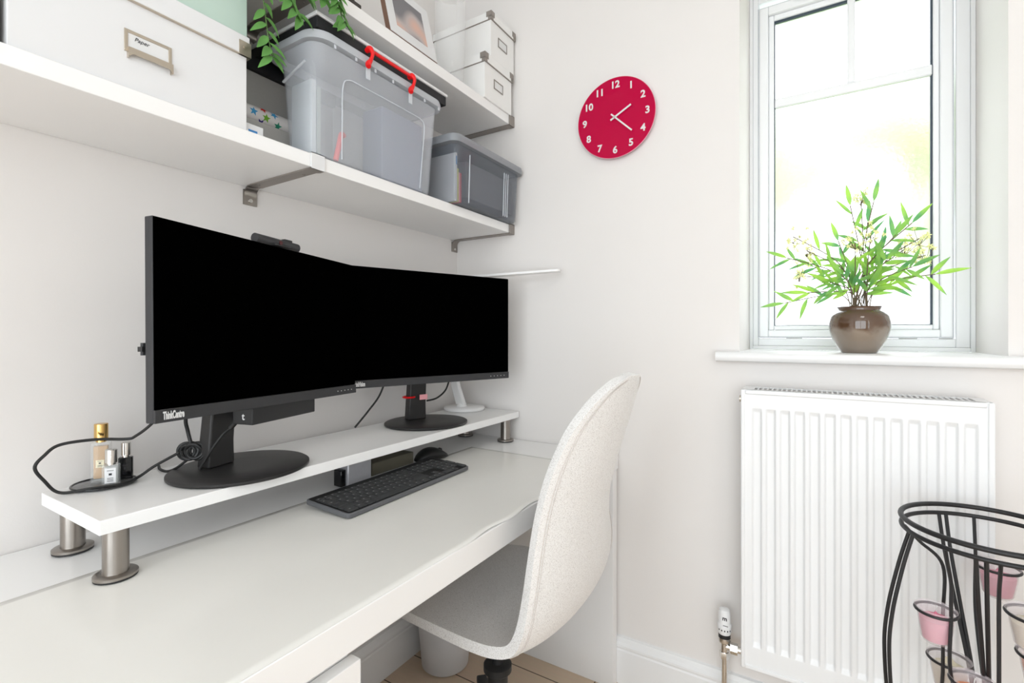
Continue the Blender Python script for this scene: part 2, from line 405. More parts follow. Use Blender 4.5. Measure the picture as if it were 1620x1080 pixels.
obj('trickle_catch', bm, M_upvc, win, bevel=.003)
# sill
bm = NB(); pr = [(-.255,0),(.028,0),(.036,.003),(.040,.009),(.041,.014),(.040,.020),(.036,.025),(.028,.028),(-.255,.028)]
prism(bm, pr, frame_M((.955, WY, 1.034), (0,-1,0), (0,0,1)) @ Matrix.Scale(-1, 4, (0,0,1)), 0.0)
bm.free(); bm = NB()
def sill_piece(bm, x0, x1, yb):
    P2 = [(yb,0)]+pr[1:-1]+[(yb,.028)]
    a = [bm.verts.new((x0, WY-p, 1.034+q)) for p, q in P2]; b = [bm.verts.new((x1, WY-p, 1.034+q)) for p, q in P2]
    n = len(P2); bm.faces.new(a); bm.faces.new(list(reversed(b)))
    for i in range(n): bm.faces.new((a[i], a[(i+1)%n], b[(i+1)%n], b[i]))
sill_piece(bm, .957, OX0, 0.0); sill_piece(bm, OX0, OX1, -.255); sill_piece(bm, OX1, 1.64, 0.0)
obj('window_sill', bm, M_trim, win, sharp=30)

# garden beyond the glass
bm = NB(); box(bm, -14, 16, 2.2, 26, -2.7, -2.6); o = struct('ground', bm, M_lawn)
def garden_tree(x, y, h, r, seed, label):
    t = thing('garden_tree', label, 'tree', (x, y, -2.6))
    bm = NB(); tube(bm, [(x,y,-2.6),(x+.1,y,-2.6+h*.3),(x,y,-2.6+h*.62)], lambda s: .14-.06*s, 10); obj('trunk', bm, M_bark, t)
    rng = random.Random(seed); bm = NB()
    for i in range(9):
        c = Vector((x+rng.uniform(-.6,.6)*r, y+rng.uniform(-.6,.6)*r, -2.6+h*.68+rng.uniform(-.6,.6)*r))
        n0 = len(bm.verts)
        bmesh.ops.create_icosphere(bm, subdivisions=3, radius=r*rng.uniform(.45,.65), matrix=Matrix.Translation(c))
        bm.verts.ensure_lookup_table()
        for v in bm.verts[n0:]: v.co += (v.co-c).normalized()*noise.noise(v.co*4)*.22*r
    obj('foliage', bm, M_bush, t)
garden_tree(0.9, 7.5, 8.6, .75, 1, 'blurred pale green tree beyond the upper left of the glass')
garden_tree(2.2, 8.5, 9.6, .8, 2, 'blurred yellow-green tree beyond the upper right pane')
garden_tree(2.9, 10.0, 7.6, .7, 3, 'lower blurred green tree beyond the right side of the glass')

# ------------------------------------------------------------------ unseen ceiling lamp, added for fill light
cl = thing('added_ceiling_lamp', 'added round white ceiling light, out of view, brightening the room', 'light', (1.55,.25,H))
bm = NB(); lathe(bm, (1.55,.25,0), [(.24,H),(.25,H-.02),(.245,H-.045),(.235,H-.05)], 48); obj('lamp_base', bm, M_white, cl)
bm = NB(); lathe(bm, (1.55,.25,0), [(.232,H-.05),(.225,H-.058),(.2,H-.061)], 48); obj('diffuser', bm, M_lampglow, cl)

# ------------------------------------------------------------------ shelves
def shelf_board(y0, y1, z0, z1, label):
    bm = NB(); box(bm, 0.001, .262, y0, y1, z0, z1); return simple('wall_shelf', bm, M_shelf, label, 'shelf', bevel=.0012)
S1B, S1T, S2B, S2T = 1.476, 1.506, 1.866, 1.898
shelf_board(-.70, .690, S1B, S1T, 'white lower wall shelf board on the left, carrying the large white storage box')
shelf_board(.691, 1.516, S1B, S1T, 'white lower wall shelf board on the right, under the clear and grey plastic boxes')
shelf_board(-.70, .690, S2B, S2T, 'white upper wall shelf board on the left, above the green box')
shelf_board(.691, 1.516, S2B, S2T, 'white upper wall shelf board on the right, under the photo frame and small white boxes')
def bracket(y, zb, zt, label, w=.034, lipmat=None, fl=.045):
    t = thing('shelf_bracket', label, 'bracket', (0, y, zb-.05))
    y0, y1 = y-w/2, y+w/2
    bm = NB()
    P2 = [(.022,-w/2*.8),(.03,-w/2),(.235,-w/2),(.243,-w/2*1.0),(.25,-w/2),(.266,-w/2),(.266,w/2),(.25,w/2),(.243,w/2*.72),(.03,w/2*.9),(.022,w/2*.7)]
    prism(bm, [(a, y+b) for a, b in P2], Matrix.Translation((0,0,zb-.003)), .0026)
    cyl(bm, (.05,y-.006,zb-.0045), (.05,y-.006,zb-.002), .003, n=12); cyl(bm, (.21,y+.004,zb-.0045), (.21,y+.004,zb-.002), .003, n=12)
    obj('arm', bm, M_brkt, t)
    bm = NB(); box(bm, .0005, .004, y0, y1, zb-fl, zb-.008)
    # curved foot joining flange and arm
    pts = []
    for i in range(9):
        a = PI/2*i/8; pts.append((.004+.02-.02*math.cos(a), zb-.022+.02*math.sin(a)))
    inner = [(p[0]-.0025*math.cos(PI/2*i/8), p[1]+.0025*math.sin(PI/2*i/8)) for i, p in enumerate(pts)]
    poly = pts+inner[::-1]
    a = [bm.verts.new((p[0], y0+.002, p[1])) for p in poly]; b = [bm.verts.new((p[0], y1-.002, p[1])) for p in poly]
    n = len(poly); bm.faces.new(a); bm.faces.new(list(reversed(b)))
    for i in range(n): bm.faces.new((a[i], a[(i+1)%n], b[(i+1)%n], b[i]))
    obj('wall_flange', bm, M_steel, t)
    bm = NB(); cyl(bm, (.003,y,zb-.034), (.0065,y,zb-.034), .006, .005, 16); obj('screw', bm, M_chrome, t)
    bm = NB(); box(bm, .263, .267, y0, y1, zb-.003, zt+.002); box(bm, .25, .267, y0, y1, zt+.0004, zt+.002)
    obj('front_lip', bm, lipmat or M_card, t)
bracket(.690, S1B, S1T, 'metal bracket under the lower shelf, above the left monitor webcam')
bracket(1.502, S1B, S1T, 'metal end bracket of the lower shelf in the corner', lipmat=M_brkt, w=.032)
bracket(.690, S2B, S2T, 'metal bracket of the upper shelf, behind the trailing plant leaves')
bracket(1.502, S2B, S2T, 'metal end bracket of the upper shelf in the corner', lipmat=M_brkt, w=.032)

# ------------------------------------------------------------------ desk
t = thing('desk', 'long white desk with thick top, side panel and drawers, along the shelf wall', 'desk', (.33,.81,0))
bm = NB(); box(bm, .003, .66, .10, 1.515, .68, .73); obj('desktop', bm, M_desk, t, bevel=.0012)
bm = NB(); box(bm, .019, .66, 1.468, 1.501, 0, .68); obj('side_panel', bm, M_desk, t, bevel=.0012)
bm = NB(); box(bm, .02, .638, .10, .462, .04, .68); obj('drawer_cabinet', bm, M_desk, t, bevel=.001)
bm = NB(); box(bm, .05, .60, .11, .45, 0, .04); obj('plinth', bm, M_dark, t)
for z0, z1 in ((.492,.662),(.318,.488),(.144,.314),(.045,.140)):
    bm = NB(); box(bm, .640, .660, .10, .466, z0, z1); obj('drawer', bm, M_desk, t, bevel=.0012)
# protector sheet
bm = NB(); nx, ny = 30, 90; g = []
for i in range(nx+1):
    row = []
    for j in range(ny+1):
        fx, fy = i/nx, j/ny
        y = .115+fy*(1.33-.115); x = .212+fx*(.659-.212)
        xe = 0.0; z = .7305+.0003*noise.noise(Vector((x*6, y*6, 0)))
        if fx > .8:
            q = (fx-.8)/.2
            z += q*q*(.0022*math.exp(-((y-.93)/.07)**2)+.0018*math.exp(-((y-.78)/.05)**2)+.002*math.exp(-((y-1.08)/.05)**2))
            xe = q*(.004*math.sin(y*38)*math.exp(-((y-.88)/.18)**2))
        row.append(bm.verts.new((x+xe, y, z)))
    g.append(row)
for i in range(nx):
    for j in range(ny): bm.faces.new((g[i][j], g[i+1][j], g[i+1][j+1], g[i][j+1]))
o = simple('desk_mat', bm, M_deskmat, 'thin glossy wrinkled protective sheet covering the front of the white desktop', 'desk mat', recalc=True)
so = o.modifiers.new('solid', 'SOLIDIFY'); so.thickness = .0004; so.offset = 1

# monitor riser
RZ = .833
t = thing('monitor_riser', 'long white shelf riser on steel feet carrying both monitors', 'monitor stand', (.165,.9,.73))
bm = NB(); box(bm, .040, .290, .295, 1.512, .811, RZ); obj('riser_board', bm, M_desk, t, bevel=.001)
for x, y in ((.262,.325),(.084,.325),(.262,1.465),(.084,1.465),):
    bm = NB(); lathe(bm, (x,y,0), [(.0285,.7318),(.0285,.734)], 32); f0 = bm
    o = NB(); lathe(o, (x,y,0), [(.029,.7345),(.029,.738),(.027,.7395),(.0175,.7400),(.0172,.742),(.0172,.811)], 32)
    lg = obj('leg', o, M_steel, t); obj('rubber_pad', f0, M_blk, lg, label='black rubber pad')

# ------------------------------------------------------------------ monitors
def monitor(loc, ang, px, zb, brand, name, label, roll=0.0, left=True):
    t = thing(name, label, 'monitor', loc, ang)
    W_, H_ = (.522 if left else .539), .331; br_ = .134 if left else .129; px0 = px-W_/2; py = -.068; z0 = zb-loc[2]
    K = dict(local=True)
    bm = NB(); box(bm, px0, px0+W_, py+.003, py+.020, z0, z0+H_); shell = obj('housing', bm, M_blk2, t, bevel=.002, **K)
    bm = NB(); box(bm, px0+.10, px0+W_-.10, py+.020, py+.045, z0+.05, z0+H_-.05); obj('rear_bulge', bm, M_blk, t, bevel=.008, **K)
    bm = NB(); box(bm, px0+.0015, px0+W_-.0015, py+.0005, py+.004, z0+.0215, z0+H_-.0015); obj('screen', bm, M_screen, t, **K)
    bm = NB(); box(bm, px0, px0+W_, py-.0012, py+.003, z0, z0+.021); obj('chin_bezel', bm, M_blk2, t, bevel=.0008, **K)
    bm = NB(); text(bm, brand, .0172, frame_M((px0+.012, py-.0024, z0+.0105), (1,0,0), (0,0,1)), .0003, .40, .0006, 'LEFT'); obj('brand_lettering', bm, M_print, t, **K)
    bm = NB()
    for k in range(5): box(bm, px0+W_-.075+k*.0135, px0+W_-.073+k*.0135, py-.0016, py-.001, z0+.009, z0+.011)
    obj('control_marks', bm, M_print, t, **K)
    # stand
    bm = NB(); lathe(bm, (0,0,0), [(br_-.002,.001),(br_,.003),(br_,.007),(br_-.004,.0095),(.06,.0105),(.01,.011)], 72, sy=.93); obj('base', bm, M_stand, t, sharp=50, **K)
    bm = NB()
    M = Matrix(((1,0,0,0),(0,1,0,0),(0,0,1,0),(0,0,0,1)))
    sec = lambda w, d, y, z: [Vector((px*0+sx*w/2, y+sy*d/2, z)) for sx, sy in ((-1,-1),(1,-1),(1,1),(-1,1))]
    rings = [sec(.060,.034,.046,.010), sec(.058,.030,.044,.06), sec(.056,.028,.036,.14), sec(.056,.026,.020,.34)]
    for r in rings:
        for v in r: v.x -= 0.020 if left else .015
    loft(bm, rings); obj('column', bm, M_stand, t, bevel=.004, **K)
    bm = NB(); box(bm, -.06, .03, py+.040, .012, z0+.11, z0+.22); obj('mount_plate', bm, M_blk, t, bevel=.006, **K)
    if roll:
        c = Vector((px, 0, z0+H_/2)); R_ = Matrix.Translation(c) @ Matrix.Rotation(roll, 4, 'Y') @ Matrix.Translation(-c) @ Matrix.Translation((0,py,z0)) @ Matrix.Rotation(math.radians(-2.0), 4, 'X') @ Matrix.Translation((0,-py,-z0))
        for ch in t.children:
            if not ch.name.startswith(('base','column')): ch.data.transform(R_)
    return t, px0, py, z0
A1 = math.atan2(.504, -.128); c1 = Vector((.2545, .614)); d1 = Vector((math.cos(A1), math.sin(A1))); n1 = Vector((-d1.y, d1.x))
b1 = Vector((.192, .563)); px1 = (c1-b1).dot(d1); off1 = (c1-b1).dot(n1)
m1, px0, py, z0 = monitor((b1.x, b1.y, RZ), A1, px1, .9655, 'ThinkCentre', 'computer_monitor', 'left black monitor with webcam on top, its screen off, on the white riser', roll=math.radians(1.1))
# pc unit in the back of the left one
bm = NB(); box(bm, px0+.199, px0+.379, py+.012, py+.062, z0-.034, z0+.012); q = obj('pc_unit', bm, M_blk, m1, bevel=.002, local=True, label='slim black computer unit below the screen')
bm = NB(); text(bm, 't', .02, frame_M((px0+.1988, py+.035, z0-.018), (0,-1,0), (0,0,1)), .0003, 1, .0003); obj('emblem', bm, M_print, q, local=True)
bm = NB(); box(bm, px0-.0006, px0+.001, py+.010, py+.0125, z0+.042, z0+.062); obj('side_port', bm, M_print, m1, local=True)
bm = NB(); box(bm, px0-.001, px0+.05, py+.030, py+.040, z0+.118, z0+.126); cyl(bm, (px0+.006,py+.037,z0+.112),(px0+.006,py+.037,z0+.132), .004, n=8); obj('side_clip', bm, M_blk, m1, local=True)
# webcam
wz = z0+.331
wc = thing('webcam', 'slim black webcam clipped on top of the left monitor', 'webcam', (b1.x, b1.y, RZ+wz), A1)
bm = NB(); tube(bm, [(px0+.208, py+.016, .0075), (px0+.325, py+.016, .0050)], .0095, 16, raw=True); obj('webcam_body', bm, M_blk2, wc, local=True)
bm = NB(); box(bm, px0+.245, px0+.29, py-.0005, py+.040, -.002, .001); box(bm, px0+.283, px0+.305, py+.010, py+.020, .010, .018); obj('mount', bm, M_blk, wc, bevel=.001, local=True)
bm = NB(); cyl(bm, (px0+.268, py+.0080, .0065), (px0+.268, py+.0058, .0065), .0045, n=16); obj('lens', bm, mat('dark_red_lens', srgb(80,20,24), .1), wc, local=True)

A2 = math.atan2(.506, .186); c2 = Vector((.232, 1.130)); d2 = Vector((math.cos(A2), math.sin(A2))); n2 = Vector((-d2.y, d2.x))
b2 = Vector((.170, 1.152)); px2 = (c2-b2).dot(d2)
m2, qx0, qy, qz0 = monitor((b2.x, b2.y, RZ), A2, px2, .965, 'ThinkVision', 'computer_monitor', 'right black monitor, its screen off, nearest the corner of the room', left=False)
bm = NB(); ringtube(bm, (-.040,.040,.082), .018, .003, (0,0,1), 32, 8); obj('cable_tie', bm, M_red, m2, local=True, label='red cable clip around the column')
bm = NB(); box(bm, -.013, .0135, .0195, .0212, .073, .089); obj('asset_sticker', bm, M_pinkp, m2, local=True)

# ------------------------------------------------------------------ cables
def cable(pts, r, label, m=M_cable): 
    bm = NB(); tube(bm, pts, r, 10); return simple('cable', bm, m, label, 'cable')
cable([(.20,.43,.99),(.17,.411,.949),(.135,.40,.925),(.12,.391,.919),(.10,.351,.923),(.09,.306,.921),(.09,.286,.907),(.09,.274,.889),(.085,.287,.863),(.085,.307,.8375),(.110,.340,.8395),(.124,.385,.8395),(.108,.415,.842),(.12,.436,.859),(.135,.471,.879)],
      .0026, 'thin black cable looping over the left end of the white riser')
# coil of cable at the left stand
bm = NB()
for k, (R_, nx_, ny_) in enumerate(((.0155,1,.15),(.0135,.95,-.3),(.016,.9,.45),(.012,1,.1),(.015,.8,-.5),(.0145,1,.6),(.016,.7,.1))):
    ringtube(bm, (  .128+.003*k,.488+.002*k,.878), R_, .0036, (nx_, -1.2, ny_), 28, 8)
cable_coil = simple('cable_coil', bm, M_cable, 'black coiled cable bundle hanging beside the left monitor column', 'cable')
cable([(.137,.492,.893),(.132,.488,.92),(.138,.482,.945),(.15,.485,.99)], .0035, 'thick black cable rising behind the left monitor to its coil')
cable([(.135,.49,.864),(.115,.475,.845),(.09,.47,.8362),(.06,.47,.8358),(.03,.48,.8358)], .0026, 'short black cable running from the coil towards the wall')
bm = NB(); tube(bm, [(.165,.495,.846),(.182,.510,.885),(.193,.525,.912),(.198,.535,.922)], .0024, 10); tube(bm, [(.198,.535,.922),(.202,.548,.938),(.204,.56,.955)], .0055, 12); 
simple('cable', bm, M_cable, 'black cable with plug running up the front of the left monitor column', 'cable')
cable([(.10,1.06,1.0),(.085,1.04,.93),(.07,1.01,.885),(.055,.985,.85),(.05,.975,.8375)], .0028, 'black cable hanging to the left of the right monitor column')
cable([(.150,1.175,.90),(.165,1.205,.906),(.17,1.24,.925),(.165,1.265,.95),(.16,1.28,.98)], .0028, 'black cable curving up to the right of the right monitor column')

# ------------------------------------------------------------------ tray and scent bottles
bm = NB(); cx_, cy_ = .078, .372
t = thing('glass_tray', 'round dark glass tray at the left end of the white riser', 'tray', (cx_,cy_,RZ))
lathe(bm, (cx_,cy_,RZ), [(.046,.0006),(.047,.002),(.047,.004),(.044,.0045)], 48); obj('tray_plate', bm, M_trayglass, t)
bm = NB(); ringtube(bm, (cx_,cy_,RZ+.004), .047, .0018); obj('tray_rim', bm, M_blkglass, t)
TZ = RZ+.0046
def bottle(x, y, w, d, h, capr, caph, m, capm, label, liq=None, lab=None, ang=0.55, name='perfume_bottle'):
    t = thing(name, label, 'bottle', (x,y,TZ), ang)
    bm = NB(); prism(bm, rrect(w, d, min(w,d)*.22), Matrix.Translation((0,0,0)), h); obj('glass_body', bm, m, t, bevel=.0015, local=True)
    if liq:
        bm = NB(); prism(bm, rrect(w*.72, d*.66, min(w,d)*.12), Matrix.Translation((0,0,h*.10)), h*.80); obj('scent_liquid', bm, liq, t, local=True)
    bm = NB(); cyl(bm, (0,0,h), (0,0,h+.004), capr*.75, n=24); obj('collar', bm, capm, t, local=True)
    bm = NB(); lathe(bm, (0,0,0), [(capr,h+.004),(capr,h+.004+caph-.001),(capr-.001,h+.004+caph)], 28); obj('cap', bm, capm, t, local=True)
    if lab:
        lm, z0_, z1_, lw = lab
        bm = NB(); box(bm, -lw/2, lw/2, -d/2-.0006, -d/2-.0001, z0_, z1_); l = obj('paper_label', bm, lm, t, local=True)
        bm = NB(); box(bm, -lw*.14, lw*.14, -d/2-.001, -d/2-.0006, z0_+(z1_-z0_)*.52, z0_+(z1_-z0_)*.66)
        for k in range(3): box(bm, -lw*.28, lw*.28, -d/2-.001, -d/2-.0006, z0_+(z1_-z0_)*(.12+.1*k), z0_+(z1_-z0_)*(.15+.1*k))
        box(bm, -lw*.3, lw*.3, -d/2-.001, -d/2-.0006, z0_+(z1_-z0_)*.82, z0_+(z1_-z0_)*.85)
        obj('label_print', bm, M_ink, l, local=True)
    return t
AZ = math.radians(62)
bottle(.066,.371,.029,.020,.074,.0105,.030, M_cleargl, M_gold, 'tall clear scent bottle with amber liquid and gold cap, on the dark tray', M_perf, (M_cream,.028,.042,.012), AZ)
bottle(.102,.374,.026,.016,.036,.0092,.024, M_cleargl, M_chrome, 'small clear scent bottle with white label and silver cap, front of the tray', mat('pale_scent', srgb(226,228,226), .05, alpha_mix=.3), (M_card,.004,.031,.016), AZ)
bottle(.078,.405,.022,.014,.040,.0076,.024, M_blkglass, M_chrome, 'small black bottle with silver cap behind the two clear bottles', None, (M_blkglass,.006,.030,.014), AZ)

# ------------------------------------------------------------------ white desk lamp
t = thing('desk_lamp', 'white desk lamp with round base behind the right monitor', 'lamp', (.10,1.44,RZ))
bm = NB(); lathe(bm, (.10,1.437,RZ), [(.073,.001),(.075,.004),(.075,.010),(.071,.014),(.03,.017),(.01,.0175)], 56); obj('lamp_base', bm, M_lampmetal, t, sharp=50)
bm = NB(); lathe(bm, (.105,1.415,RZ), [(.020,.016),(.018,.022),(.016,.03)], 28); obj('hinge', bm, M_lampmetal, t)
bm = NB()
loft(bm, [[Vector((.105+sx*w, 1.412+dy+sy*.009, z)) for sx, sy in ((-1,-1),(1,-1),(1,1),(-1,1))] for w, dy, z in ((.019,.0,RZ+.022),(.017,-.03,RZ+.09),(.014,-.055,RZ+.17),(.012,-.06,RZ+.30),(.010,-.04,RZ+.47))]); obj('arm', bm, M_lampmetal, t, bevel=.004)
bm = NB(); P_ = rrect(.40,.042,.015); prism(bm, P_, Matrix.Translation((.28,1.425,1.313)) @ Matrix.Rotation(math.radians(14), 4, 'Z') @ Matrix.Rotation(math.radians(-2), 4, 'Y'), .007)
obj('light_bar', bm, M_lampmetal, t)

# ------------------------------------------------------------------ keyboard
KA = math.radians(90+1.5)
kb = thing('keyboard', 'black full-size keyboard on the desk below the riser', 'keyboard', (.311,.885,.7335), KA)
# local x along length (0.43), local y across: +y points away from the user (towards the wall)
KM = Matrix.Rotation(math.radians(3.2), 4, 'X')
bm = NB(); prism(bm, rrect(.428,.138,.010), KM @ Matrix.Translation((0,0,.003)), .010); obj('keyboard_body', bm, M_kbody, kb, bevel=.002, local=True)
bm = NB(); prism(bm, rrect(.420,.131,.008), KM @ Matrix.Translation((0,0,.0125)), .0008); obj('top_plate', bm, mat('black_key_well', srgb(16,16,17), .6), kb, local=True)
for xa in (-.19, .15):
    bm = NB(); box(bm, xa,xa+.04,.040,.05,0,.0052); obj('rear_foot', bm, M_blk, kb, local=True)
u_ = .0187; rows = []
L0 = -.2070
def row(y, items, x=L0, h=.0165):
    for w in items:
        if w > 0: rows.append((x+w*u_/2, y, w*u_-.0022, h))
        x += abs(w)*u_
yb = -.0535
row(yb, [1.5,1.25,1.25,6,1.25,1.25,1.5,-.15,1,1,1,-.15,2,1])
row(yb+.0187, [2.25]+[1]*10+[2.75,-1.15,1,-1.15,1,1,1])
row(yb+.0374, [1.75]+[1]*11+[2.25,-3.3,1,1,1,])
row(yb+.0561, [1.5]+[1]*12+[1.5,-.15,1,1,1,-.15,1,1,1,])
row(yb+.0748, [1]*13+[2,-.15,1,1,1,-.15,1,1,1,])
row(yb+.0925, [1]*15+[-.15,1,1,1,-.15,1,1,1,], h=.0125)
for y0_ in (yb+.0094, yb+.0468, ): rows.append((L0+(15+.15+3+.15+3.5)*u_, y0_ , u_-.0022, .035))
key_meshes = {}
legend = NB()
for i, (x, y, w, h) in enumerate(rows):
    kk = (round(w,4), round(h,4))
    if kk not in key_meshes:
        bm = NB(); 
        loft(bm, [[Vector((a*s, b*s2, z)) for a, b in rrect(w, h, .002, 3)] for s, s2, z in ((1,1,0),(1,1,.0012),(1-.0012/w,1-.0012/h,.0022))])
        key_meshes[kk] = bm
for kk, bm in list(key_meshes.items()):
    for f in bm.faces: f.smooth = False
    me = bpy.data.meshes.new('key'); bm.to_mesh(me); bm.free(); me.materials.append(M_key); key_meshes[kk] = me
extra = NB()
for i, (x, y, w, h) in enumerate(rows):
    Mx = KM @ Matrix.Translation((x, y, .0137))
    if i < 100:
        o = bpy.data.objects.new('key', key_meshes[(round(w,4), round(h,4))]); COL.objects.link(o); o.parent = kb; o.matrix_local = Mx
    else:
        loft(extra, [[Mx @ Vector((a*s, b*s, z)) for a, b in rrect(w, h, .002, 3)] for s, z in ((1,0),(1,.0012),(.94,.0022))])
    if w < .03 and h < .03: box(legend, -.0026, .0012, -.0008, .0022, .0022, .00235, Mx @ Matrix.Translation((-.002,.002,0)))
if len(extra.verts): obj('key', extra, M_key, kb, kind='stuff', local=True)
obj('key_legends', legend, mat('grey_legend', srgb(150,150,150), .6), kb, local=True, kind='stuff')

# mouse
t = thing('computer_mouse', 'black computer mouse behind the far end of the keyboard', 'mouse', (.205,1.135,.7325), math.radians(75))
bm = NB(); N = 20
rings = []
for i in range(13):
    s = i/12; x = -.055+.11*s; wd = .031*math.sin(PI*min(max(s*.94+.03,0),1))**.45; hh = .037*math.sin(PI*(s*.92+.04))**.7*(1.08-.35*s)
    rings.append([Vector((x, wd*math.cos(2*PI*k/N), max(0, hh*.45+hh*.6*math.sin(2*PI*k/N)))) for k in range(N)])
loft(bm, rings); obj('mouse_body', bm, mat('matte_black_mouse', srgb(22,22,23), .4), t, local=True, sharp=60)
bm = NB(); cyl(bm, (.030,-.003,.0215), (.030,.003,.0215), .007, n=18); obj('scroll_wheel', bm, M_blk2, t, local=True)
# boxes under the riser
t = thing('power_adapter', 'small silver grey adapter block under the riser behind the keyboard', 'adapter', (.19,.85,.7305))
bm = NB(); box(bm, .165,.214,.815,.890,.7305,.790); obj('adapter_body', bm, mat('pearly_grey', srgb(198,198,203), .3, metal=.3, var=.1, vscale=50), t, bevel=.003)
bm = NB(); box(bm, .178,.206,.800,.815,.734,.775); obj('adapter_end', bm, M_blkglass, t, bevel=.002)
bm = NB(); box(bm, .135,.188,.915,1.075,.7305,.764); simple('notebook', bm, mat('olive_grey_cover', srgb(104,100,86), .6), 'flat dark grey block under the riser beside the mouse', 'box', bevel=.002)

# ------------------------------------------------------------------ lower shelf contents
def label_holder(t, y0, y1, z0, z1, x, paper=True, m=M_nickel, b=.0035, loc=None):
    bm = NB()
    for a in ((y0,y0+b,z0,z1),(y1-b,y1,z0,z1),(y0+b,y1-b,z0,z0+b),(y0+b,y1-b,z1-b,z1)): box(bm, x, x+.002, a[0], a[1], a[2], a[3])
    h = obj('label_holder', bm, m, t, bevel=.0004)
    bm = NB(); box(bm, x, x+.0008, y0+b, y1-b, z0+b, z1-b); obj('label_card', bm, M_print, h)
    return h
t = thing('storage_box', 'large white lidded storage box with metal label holder, on the lower shelf', 'box', (.13,.37,S1T))
bm = NB(); box(bm, .006,.255,.205,.537,S1T,1.652); obj('box_body', bm, M_card, t, bevel=.001)
bm = NB(); box(bm, .004,.259,.201,.541,1.650,1.688); obj('lid', bm, M_card, t, bevel=.001)
bm = NB(); box(bm, .004,.2602,.2005,.5415,1.6485,1.6505); obj('lid_edging', bm, M_nickel, t)
bm = NB(); box(bm, .256,.2605,.520,.543,1.6485,1.676); box(bm, .225,.2600,.5405,.543,1.6485,1.676); cyl(bm,(.2600,.531,1.665),(.262,.531,1.665),.003,n=12); obj('lid_corner', bm, M_nickel, t)
h = label_holder(t, .338,.406,1.566,1.602,.2552, b=.005)
bm = NB(); box(bm, .2552,.262,.342,.344,1.556,1.572); box(bm,.2552,.262,.404,.406,1.556,1.572)
prism(bm, [(.342,1.572),(.406,1.572),(.406,1.556),(.400,1.562),(.348,1.562),(.342,1.556)], frame_M((.262,0,0),(0,1,0),(0,0,1)), .0012)
obj('pull', bm, M_nickel, h)
bm = NB(); text(bm, 'Paper', .009, frame_M((.2564,.362,1.590),(0,1,0),(0,0,1)), .0002, 1, 0, 'CENTER', .3); obj('handwriting', bm, M_ink, h)
bm = NB(); box(bm, .02,.252,.19,.540,1.6885,1.862); o = simple('storage_box', bm, M_green_box, 'pale green box stacked on the large white storage box', 'box', bevel=.0015)
t = thing('storage_box', 'beige storage box at the left edge of the lower shelf', 'box', (.13,.05,S1T))
bm = NB(); box(bm, .01,.250,-.12,.185,S1T,1.68); obj('box_body', bm, M_beige, t, bevel=.002)
bm = NB(); box(bm, .2505,.2525,.181,.1865,S1T,1.68); obj('corner_strip', bm, mat('dark_strip', srgb(70,68,62), .5), t)
bm = NB(); box(bm, .008,.246,.186,.1985,S1T,1.70); simple('folder', bm, M_greycard, 'thin grey folder standing between the beige box and the white box', 'folder', bevel=.002)
bm = NB(); box(bm, .004,.048,.545,.90,S1T,1.742); simple('cardboard_box', bm, M_greycard, 'grey box standing against the wall behind the star wrapping paper roll', 'box', bevel=.001)
bm = NB(); box(bm, .004,.060,.545,.90,1.7425,1.7725); simple('cardboard_box', bm, M_darkcard, 'black box lying on the grey box left of the clear storage box', 'box', bevel=.001)
bm = NB(); box(bm, .055,.128,.545,.75,S1T,1.592); simple('cardboard_box', bm, M_greycard, 'low grey box on the lower shelf under the star wrapping paper roll', 'box', bevel=.001)
t = thing('wrapping_paper', 'roll of white wrapping paper with coloured stars, beside the clear storage box', 'wrapping paper', (.10,.60,1.61))
RC = Vector((.10,0,1.6135)); rr_ = .0208
bm = NB(); cyl(bm, (RC.x,.546,RC.z), (RC.x,.76,RC.z), rr_, n=36); obj('paper_roll', bm, mat('white_gift_paper', srgb(236,232,230), .35), t)
bm = NB(); cyl(bm, (RC.x,.5455,RC.z), (RC.x,.574,RC.z), rr_+.0005, n=36); obj('blue_band', bm, mat('deep_blue_paper', srgb(40,90,180), .4), t)
def star(bm, yc, ac, s, rot=0.0):
    c = bm.verts.new((RC.x+(rr_+.0007)*math.cos(ac), yc, RC.z+(rr_+.0007)*math.sin(ac))); vs = []
    for k in range(10):
        a = rot+2*PI*k/10; r = s if k % 2 == 0 else s*.42
        y = yc+r*math.sin(a); an = ac+r*math.cos(a)/rr_
        vs.append(bm.verts.new((RC.x+(rr_+.0007)*math.cos(an), y, RC.z+(rr_+.0007)*math.sin(an))))
    for k in range(10): bm.faces.new((c, vs[k], vs[(k+1) % 10]))
for nm, y_, a_ in (('green',.583,.2),('red',.604,.62),('teal',.604,-.55),('blue',.630,.05),('navy',.650,-.9),('red',.655,.75),('green',.66,-.2),('blue',.68,.5),('teal',.69,-.6)):
    bm = NB(); star(bm, y_, a_, .0105, random.random()); obj('star_print', bm, M_star[nm], t, recalc=False)
t = thing('small_box', 'small white carton with blue print in front of the wrapping paper roll', 'box', (.2,.58,S1T))
bm = NB(); box(bm, .165,.235,.545,.583,S1T,1.533); obj('carton', bm, M_card, t, bevel=.001)
bm = NB(); box(bm, .2352,.2358,.552,.570,1.511,1.521); obj('print_panel', bm, M_blue, t)

